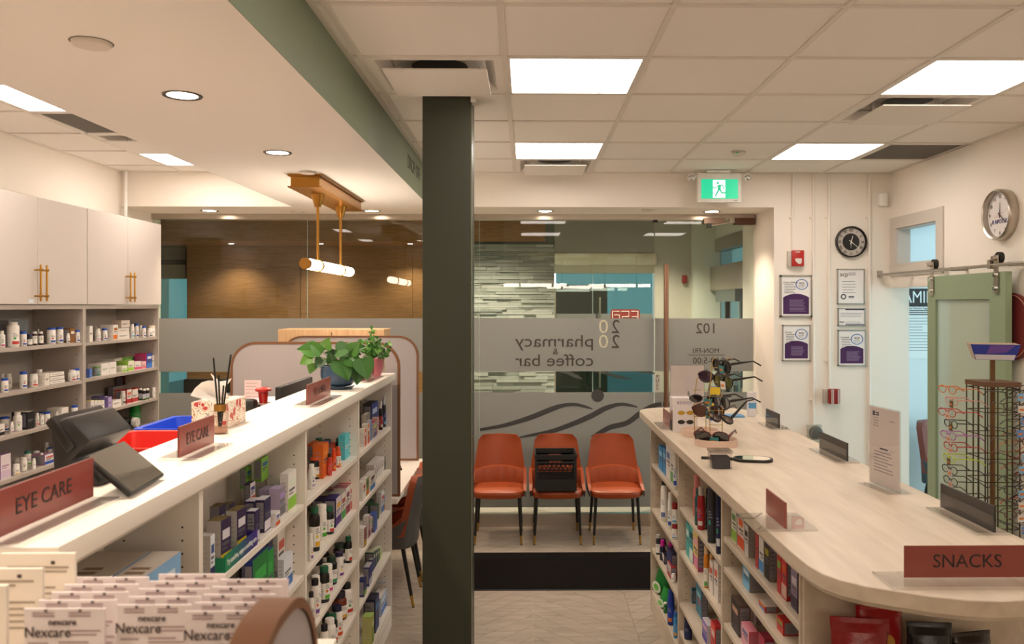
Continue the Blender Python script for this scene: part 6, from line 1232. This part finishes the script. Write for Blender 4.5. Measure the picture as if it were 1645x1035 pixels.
# ================================================================== OAK COUNTER THINGS
m_wire = M('#c9a860', .3, 1.)
def spectacles_parts(t, col, lens, sun=False, tagc=None, y_temple=.13):
    fm = M(col, .35); b = MB(); w_, h_ = (.031, .026) if sun else (.026, .018)
    for s_ in (-1, 1):
        b.tube([(s_*.034+w_*math.cos(a), .004*abs(math.cos(a)) if sun else 0, h_*math.sin(a)*(1 if math.sin(a) < 0 else .8)) for a in [2*math.pi*i/14 for i in range(14)]], .0024 if sun else .0019, fm, 5, True)
    b.tube([(-.008, 0, .004), (0, -.002, .008), (.008, 0, .004)], .0018, fm, 5); b.build('frame_front', t)
    for s_ in (-1, 1):
        q = MB(); q.tube([(s_*(.034+w_), .0, .006), (s_*.066, .012, .007), (s_*.066, y_temple*.75, .004), (s_*.062, y_temple, -.018)], [.0022, .0024, .002, .0026] if not sun else [.004, .006, .003, .003], fm, 5); q.build('temple', t)
    l = MB()
    for s_ in (-1, 1): l.add([(s_*.034+w_*.98*math.cos(a), .001+(.004*abs(math.cos(a)) if sun else 0), h_*.98*math.sin(a)*(1 if math.sin(a) < 0 else .8)) for a in [2*math.pi*i/14 for i in range(14)]], [tuple(range(14))], lens)
    l.build('lenses', t, smooth=0)
    if tagc: 
        g = MB(); g.box(-.005, .028, -.006, -.005, -.03, .0, M(tagc, .5)); g.box(.0, .02, -.0065, -.006, -.02, -.012, M('#d87a2a', .5)); g.build('price_tag', t, smooth=0)
m_dlens = M('#161214', .08, spec=.8, coat=1.); m_clens = glass_mat('clear_lens', (.94, .94, .94), 1.5)
stands = [((.935, 4.06, IZT), 'round pale base wire stand holding most sunglasses', .105), ((.92, 4.36, IZT), 'round pale base wire stand behind the first sunglasses stand', .1)]
for (x, y, z_), lab, r_ in stands:
    t = thing('sunglasses_stand', lab, 'display stand', (x, y, z_)); mw = M('#d8bca8', .5, noise=.05, scale=30)
    MB().lathe([(.001, .0006), (r_, .0006), (r_, .034), (r_*.93, .034), (r_*.9, .014), (.001, .014)], mw, n=40).build('round_base', t)
    for s_ in (-.03, .03):
        top_ = .42 if r_ > .102 else .3
        MB().tube([(s_, 0, .012), (s_*1.05, .005, top_*.6), (s_*1.2+.02, .008, top_), (s_*1.2+.03, .0, top_+.014), (s_*1.2+.04, -.01, top_)], .0022, m_wire, 6).build('wire_upright', t)
    for k in range(5):
        zz = .10+.07*k
        if zz < top_: MB().tube([(-.035, 0, zz), (0, -.03, zz+.004), (.035, 0, zz)], .0018, m_wire, 5).build('wire_arm', t)
SG = [(1158, 587, 4.00, 62, 'black wraparound sunglasses, topmost on the wire stand', '#17120f', True), (1147, 605, 4.28, 20, 'purple lens sunglasses, second highest on the wire stand', '#3a1f2a', True), (1160, 612, 3.98, 60, 'black sunglasses with white tag on the wire stand', '#15130f', True), (1132, 640, 4.30, 0, 'thin steel sunglasses edge on, left side of stand', '#4a4a48', False),
      (1157, 645, 4.00, 64, 'black sunglasses with long curved arms at middle height', '#161312', True), (1137, 660, 4.12, 25, 'brown tortoise sunglasses on the wire stand', '#4a2012', True), (1156, 672, 4.02, 50, 'dark sunglasses with arms hanging down', '#1c1a18', True), (1143, 702, 4.0, 15, 'red armed sunglasses lowest on the wire stand', '#5a1f1c', True)]
for i, (px_, py_, Y_, rz, lab, col, sun) in enumerate(SG):
    p = at(px_, py_, Y_); t = thing('sunglasses', lab, 'sunglasses', p, 'sunglasses on the wire stands', R(-rz)); t.rotation_euler = (R(8 if i != 6 else 40), 0, R(-rz-12)); t.scale = (1.3,)*3; spectacles_parts(t, col, M({1: '#3a2238', 2: '#5a5a1c', 5: '#5a2a12'}.get(i, '#161214'), .1, spec=.8, coat=1.), sun, '#3f8a8a' if i in (0, 3, 5, 7) else ('#e4dcd4' if i == 2 else None))
# eyewear carton with picture
p0, p1 = (.765, 4.30), (.90, 4.40)
t = thing('eyewear_carton', 'white eyewear carton with glasses pictures on oak counter', 'box', (.855, 4.525, IZT)); b = MB(); b.box(-.06, .075, -.05, .05, .0006, .185, M('#dfd6d2', .5)); b.build('carton', t, smooth=0)
b = MB(); b.quad((-.0604, -.045, .004), (-.0604, .045, .004), (-.0604, .045, .09), (-.0604, -.045, .12), M('#2a2024', .5)); b.quad((-.0606, -.02, .06), (-.0606, .015, .06), (-.0606, .015, .115), (-.0606, -.02, .115), M('#b4806a', .5)); b.build('portrait_print', t, smooth=0)
text('lettering', 'REVIVEX', .022, M('#8d86a4', .6), t, (.005, -.0506, .158), 'cam')
for zz, c_ in ((.105, '#b8902a'), (.055, '#2a2418')):
    b = MB(); b.tube([(-.01, -.0508, zz+.004), (.03, -.0508, zz+.004)], .0012, M(c_, .5), 4)
    for s_ in (-1, 1): b.add([(.01+s_*.024+.02*math.cos(a), -.0505, zz+.012*math.sin(a)) for a in [2*math.pi*i/12 for i in range(12)]], [tuple(range(12))], M(c_, .5))
    b.build('glasses_print', t, smooth=0)
# lens cloth box, hand mirror
p = at(1154, 752, 3.52); t = thing('clear_box', 'clear plastic box of black lens cloths', 'box', (.822, 3.50, IZT)); MB().box(-.042, .042, -.04, .04, .0006, .066, glass_mat('cloudy_plastic', (.88, .87, .87), 1.0, .2)).build('tub', t, smooth=0); MB().box(-.046, .046, -.044, .044, .0665, .076, glass_mat('cloudy_lid', (.8, .78, .78), 1.4, .2)).build('lid', t, smooth=0)
for i in range(7): MB().box(-.036, .036, -.034+.0095*i, -.031+.0095*i, .002, .050, M('#3a383f', .7)).build('lens_cloth', t, smooth=0)
t = thing('hand_mirror', 'black hand mirror lying on the oak counter', 'mirror', (.95, 3.66, IZT), rz=R(-12)); b = MB(); b.prism(rrect(-.03, .14, -.055, .055, .05, 8), .0006, .012, m_black); b.build('frame', t); MB().prism(rrect(-.02, .13, -.046, .046, .042, 8), .0121, .0126, M('#dcdcdc', .03, 1.)).build('glass', t, smooth=0); MB().box(-.17, -.03, -.012, .012, .0006, .011, m_black).build('handle', t, bevel=.004)
t = thing('skincare_carton', 'small white and blue carton at far end of oak counter', 'box', (1.40, 5.12, IZT)); MB().box(-.024, .024, -.02, .02, .0006, .15, M('#dcd8d8', .5)).build('carton', t, smooth=0); MB().box(-.0243, .0243, -.0205, -.02, .05, .085, M('#5a9ac8', .5)).build('band_print', t, smooth=0)
t = thing('leaflet_stack', 'pale blue leaflets lying at far end of oak counter', 'leaflets', (1.28, 5.10, IZT)); MB().box(-.06, .06, -.05, .05, .0006, .012, M('#6aa0cc', .5)).build('leaflets', t, smooth=0)
t = thing('banner_bottle', 'small yellow and blue box behind white sheet holder', 'box', (1.13, 4.95, IZT)); MB().box(-.03, .03, -.02, .02, .0006, .20, M('#2444a0', .5)).build('carton', t, smooth=0); MB().box(-.0302, .0302, -.0205, -.02, .07, .2, M('#d8b82a', .5)).build('band_print', t, smooth=0)
# snack bags under the rounded end
def bag(x, y, z_, W2, H, c1, lab, rz, band=None):
    t = thing('snack_bag', lab, 'snack bag', (x, y, z_), 'snack bags under the counter end', rz); b = MB(); m = M(c1, .25, bump=.6, scale=18); rings = []
    for q, th in ((0, .004), (.06, .01), (.25, .03), (.55, .035), (.82, .02), (.93, .006), (1., .003)): rings.append([(W2*(1-.06*math.sin(q*3.14))*math.cos(a), th*math.sin(a), H*q) for a in [2*math.pi*i/18 for i in range(18)]])
    for j in range(len(rings)-1): b.add(rings[j]+rings[j+1], [(i, (i+1) % 18, 18+(i+1) % 18, 18+i) for i in range(18)], m)
    b.build('bag', t, smooth=60); MB().lathe([(.001, 0), (W2*.35, 0)], M(band or '#b8862a', .4), n=18).build('badge', t, (0, -.0385, H*.5)).rotation_euler = (R(90), 0, 0) 
bag(.88, 2.175, .8806, .075, .185, '#8a1418', 'red snack bag nearest the aisle under counter end', R(-10)); bag(.97, 2.262, .8806, .07, .19, '#a01a1c', 'red snack bag behind the other red bag', R(8)); bag(1.08, 2.205, .8806, .06, .16, '#1a1a1c', 'black snack bag under the counter end', R(-6), '#8a6a1c'); bag(1.20, 2.215, .8806, .06, .13, '#241a14', 'dark brown snack bag under the counter end', R(12), '#a8302a')

# eyeglass spinner ---------------------------------------------------------------------------------------------
EX, EY = 2.045, 3.60
t = thing('eyeglass_rack', 'brown wire spinner rack for reading glasses beside sliding door', 'display rack', (EX, EY, 0)); mr = M('#4a3626', .4, .6); mp_ = M('#7a5a3a', .4, .5)
MB().cyl((0, 0, .02), (0, 0, 1.66), .011, .011, mp_, 12).build('pole', t); MB().cyl((0, 0, 0), (0, 0, .02), .24, .22, mr, 32).build('floor_base', t)
MB().box(-.08, .08, -.08, .08, 1.54, 1.56, M('#6a4a34', .5)).build('tower_cap', t, smooth=0); MB().box(-.08, .08, -.08, .08, .55, .57, mr).build('tower_base', t, smooth=0)
w_ = MB()
for sx in (-.075, .075):
    for sy in (-.075, -.02, .02): w_.cyl((sx, sy, .56), (sx, sy, 1.55), .0028, .0028, mr, 6); w_.cyl((sy, sx, .56), (sy, sx, 1.55), .0028, .0028, mr, 6)
w_.build('wire_uprights', t)
for i in range(10):
    z_ = 1.53-.1*i; w_ = MB(); w_.tube([(-.075, -.075, z_), (.075, -.075, z_), (.075, .075, z_), (-.075, .075, z_)], .0022, mr, 5, True); w_.build('wire_hoop', t)
hb = MB(); m1, m2, m3 = M('#2a3a9a', .5), M('#b9a48a', .5), M('#8a8078', .5)
A_ = [(.135*math.cos(R(a)), .135*math.sin(R(a)), .068) for a in (-68, 22, 112, 202)]; B_ = [(.105*math.cos(R(a)), .105*math.sin(R(a)), 0.) for a in (-68, 22, 112, 202)]
hb.add(B_+A_, [(3, 0, 4, 7)], m1); hb.add(B_+A_, [(0, 1, 5, 4), (1, 2, 6, 5), (2, 3, 7, 6)], m2); hb.add(B_, [(0, 1, 2, 3)], m3); hb = hb.build('header_box', t, (0, 0, 1.655), smooth=0)
pr = MB(); lp = lambda u, v_: tuple((Vector(B_[3])*(1-u)+Vector(B_[0])*u)*(1-v_)+(Vector(A_[3])*(1-u)+Vector(A_[0])*u)*v_+Vector((-.0012, -.0012, 0)))
pr.quad(lp(.02, .02), lp(.98, .02), lp(.98, .35), lp(.02, .35), M('#d0ccd0', .5)); pr.quad(lp(.3, .4), lp(.75, .5), lp(.9, .95), lp(.4, .95), M('#6a4a9a', .5)); pr.build('header_print', hb, smooth=0)
cols = ['#d8701c', '#e09a90', '#c8342c', '#1a1614', '#b45ab0', '#b81f2c', '#c8d81c', '#17171a', '#1c241c', '#3a2a24', '#6a4a3a', '#2a2a3a']; cn = ['orange', 'pale pink', 'bright red', 'thin black', 'violet', 'crimson', 'neon yellow', 'glossy black', 'black and green', 'dark brown', 'tan', 'navy']
col2 = ['#2a1f1a', '#3a2a20', '#4a3a34', '#2a2a2c', '#5a4a44', '#7a2a2a', '#3a2a24', '#2a221e', '#2a2a2a', '#3a2a22', '#5a3a2a', '#222222']
col3 = ['#1a1614', '#1c1816', '#17171a', '#1a1a1c', '#a83a2a', '#c8702a', '#6aa05a', '#c8502c', '#17171a', '#1c1c1c', '#b8242a', '#1a1a1a']
rows_w = ['top', 'second', 'third', 'fourth', 'fifth', 'sixth', 'seventh', 'eighth', 'ninth', 'tenth', 'eleventh', 'twelfth']
for i in range(12):
    z_ = 1.525-.05*i
    for side, (dx, dy, rz, cc, nm) in {'aisle': (-.20, -.01, -90, cols, '%s framed reading glasses' % cn[i]), 'front': (0, -.20, 0, col2, 'dark reading glasses with price tag'), 'wall': (.20, 0.01, 90, col3, 'reading glasses on wall side')}.items():
        q = thing('reading_glasses', '%s, %s row, %s side of spinner rack' % (nm if side != 'wall' else 'folded reading glasses', rows_w[i], side), 'glasses', (EX+dx*.98+random.uniform(-.012, .012), EY+dy+random.uniform(-.004, .004), z_), 'reading glasses on the spinner rack', R(rz+random.uniform(-9, 9)))
        spectacles_parts(q, cc[i], m_clens, False, random.choice(['#5a8ac8', '#d8d4d0', '#7ab0d8', None]) if side == 'front' else (random.choice(['#5a4a2a', '#c8b4b0', None]) if side == 'aisle' else None), .125)
# poster in the side room
a = at(1460, 462, 7.29); 
t = thing('wall_poster', 'white printed poster on the side room wall', 'poster', (3.42, 7.298, 1.42)); MB().box(-.24, .24, -.006, 0, 0, .62, M('#e8eaec', .6)).build('sheet', t, smooth=0); MB().box(-.24, .24, -.0066, -.006, .46, .62, M('#2a2020', .5)).build('header_band', t, smooth=0)
text('lettering', 'FAMILY', .15, M('#eceff2', .6), t, (.06, -.007, .54), 'cam', sx=.8); b = MB(); lines(b, -.22, .22, .43, 3, .018, m_ink2, -.0066, .2, .009); lines(b, -.22, .22, .36, 12, .026, M('#7a828c', .6), -.0066, .3, .005); b.build('print', t, smooth=0)
text('lettering', 'National Mentor Support', .026, m_ink2, t, (.05, -.007, .445), 'cam')

# foreground display of bandage boxes ---------------------------------------------------------------------------
m_np = M('#efe4e2', .6); m_nt = M('#4a3a3a', .6); m_nl = M('#b49a9a', .6)
zf = 1.345
t = thing('end_shelf', 'white end display shelf nearest the camera', 'shelf', (-.58, 1.0, zf)); MB().box(-.36, .27, -.02, .36, -.02, 0, m_wl).build('board', t, bevel=.002); MB().box(-.36, .27, .342, .36, -.5, -.0205, m_wl).build('backing', t, smooth=0); MB().box(-.36, -.34, -.02, .34, -1.345, -.0205, m_wl).build('end_side', t, smooth=0); MB().box(.25, .27, -.02, .34, -1.345, -.0205, m_wl).build('end_side', t, smooth=0)
def bandage(x, y, lab, W2=.050, H=.150, D=.003, detail=True):
    o = MB().box(-W2, W2, 0, D, 0, H, m_np).build('bandage_carton', loc=(x, y, zf+.0006), smooth=0); tag(o, lab, 'box', 'bandage cartons on the end shelf')
    b = MB(); ln = lambda x0, x1, z0, th, m: b.quad((x0, -.0004, z0), (x1, -.0004, z0), (x1, -.0004, z0+th), (x0, -.0004, z0+th), m)
    for q in (-.8, .1):
        for r_ in range(2): ln(W2*q, W2*(q+.55), H-.0065-r_*.004, .0022, m_nl)
    ln(W2*.12, W2*.9, H-.030, .0022, m_nl); ln(W2*.12, W2*.8, H-.035, .0022, m_nl); ln(-W2*.9, -W2*.4, H-.046, .0025, m_nl); ln(-W2*.15, W2*.95, H-.050, .0022, m_nl); ln(-W2*.15, W2*.6, H-.045, .0025, m_nl)
    for r_ in range(7): ln(-W2*.9, W2*.9, H-.058-r_*.006, .002, m_nl)
    for q in (-.5, .35): ln(W2*q, W2*q+.004, H-.004, .003, m_nt)
    b.build('print', o, smooth=0)
    text('lettering', 'Nexcare', .0195, m_nt, o, (-W2*.42, -.0006, H-.031), 'cam', sx=.88)
    if detail: text('lettering', 'nexcare', .0125, m_nt, o, (-W2*.05, -.0006, H-.0175), 'cam', sx=.9)
cn_ = ['first', 'second', 'third']
for ci, (x, dy) in enumerate(((-.600, 0), (-.490, .012), (-.391, -.012))):
    for ri in range(5): bandage(x, 1.085+dy+ri*.031, 'white bandage carton, %s column from left, %s from front on end shelf' % (cn_[ci], ORD[ri]), W2=.052 if ci == 0 else .0485, detail=ri == 0)
for ri in range(4):
    o = MB().box(-.055, .055, 0, .006, 0, .165+.003*ri, M('#ece2d4', .6)).build('medicine_carton', loc=(-.765+.012*ri, 1.06+ri*.062, zf+.0006), smooth=0); tag(o, 'tall cream medicine carton, %s from front on end shelf' % ORD[ri], 'box', 'cream medicine cartons')
    b = MB(); lines(b, -.03, .05, .125, 5, .009, M('#a89a8a', .6), -.0005, .3, .003); b.box(-.045, .05, -.0006, -.0004, .055, .062, M('#6a625c', .6)); b.box(-.05, .0, -.0006, -.0004, .135, .143, m_nt); lines(b, -.045, .05, .155, 2, .006, M('#a89a8a', .6), -.0005, .4, .003); b.box(.02, .026, -.0006, -.0004, .158, .163, m_nt); lines(b, -.045, .05, .05, 4, .007, M('#b9ada0', .6), -.0005, .3, .003); b.build('print', o, smooth=0)
# walnut edged arch divider
t = thing('arch_divider', 'walnut edged arched divider panel in the foreground', 'divider', (-.262, .775, 1.0)); o_ = rrect(-.0, .275, 0, .558, .125, 12, (0, 1, 1, 0)); i_ = rrect(.012, .263, 0, .546, .113, 12, (0, 1, 1, 0)); n = len(o_); b = MB()
v = [(0, y, z_) for y, z_ in o_]+[(0, y, z_) for y, z_ in i_]+[(-.04, y, z_) for y, z_ in o_]+[(-.04, y, z_) for y, z_ in i_]; fs = []
for i in range(n): j = (i+1) % n; fs += [(i, j, n+j, n+i), (2*n+i, 2*n+j, 3*n+j, 3*n+i), (i, j, 2*n+j, 2*n+i)]
b.add(v, fs, m_edge); b.build('edge_band', t); b = MB(); b.prism(i_, -.037, -.003, m_scr, 'x'); b.build('panel', t, smooth=0); MB().box(-.03, -.002, .02, .215, -1.0, -.0005, m_wl).build('divider_foot', t, smooth=0)
# pipe in the left corner
t = thing('conduit', 'white painted pipe in corner above wall cabinets', 'conduit', (XL+.06, YF-.05, 2.55)); MB().cyl((0, 0, .0), (0, 0, ZC-2.555), .013, .013, m_white, 10).build('pipe', t); MB().tube([(0, 0, 0), (.01, .0, -.04), (.06, 0, -.06), (.2, 0, -.06)], .013, m_white, 8).build('elbow', t)
# black object on a corridor ledge beyond the glass
t = thing('corridor_bench', 'dark backed bench in corridor beyond glass', 'bench', (-3.32, 8.3, 0)); MB().box(-.26, .26, 0, .45, .4, .46, m_black).build('seat', t, bevel=.01); MB().box(-.26, .26, .4, .46, .46, 1.12, m_black).build('backrest', t, bevel=.01)
for x in (-.23, .23): MB().box(x-.02, x+.02, .02, .42, 0, .4, m_black).build('leg', t, smooth=0)
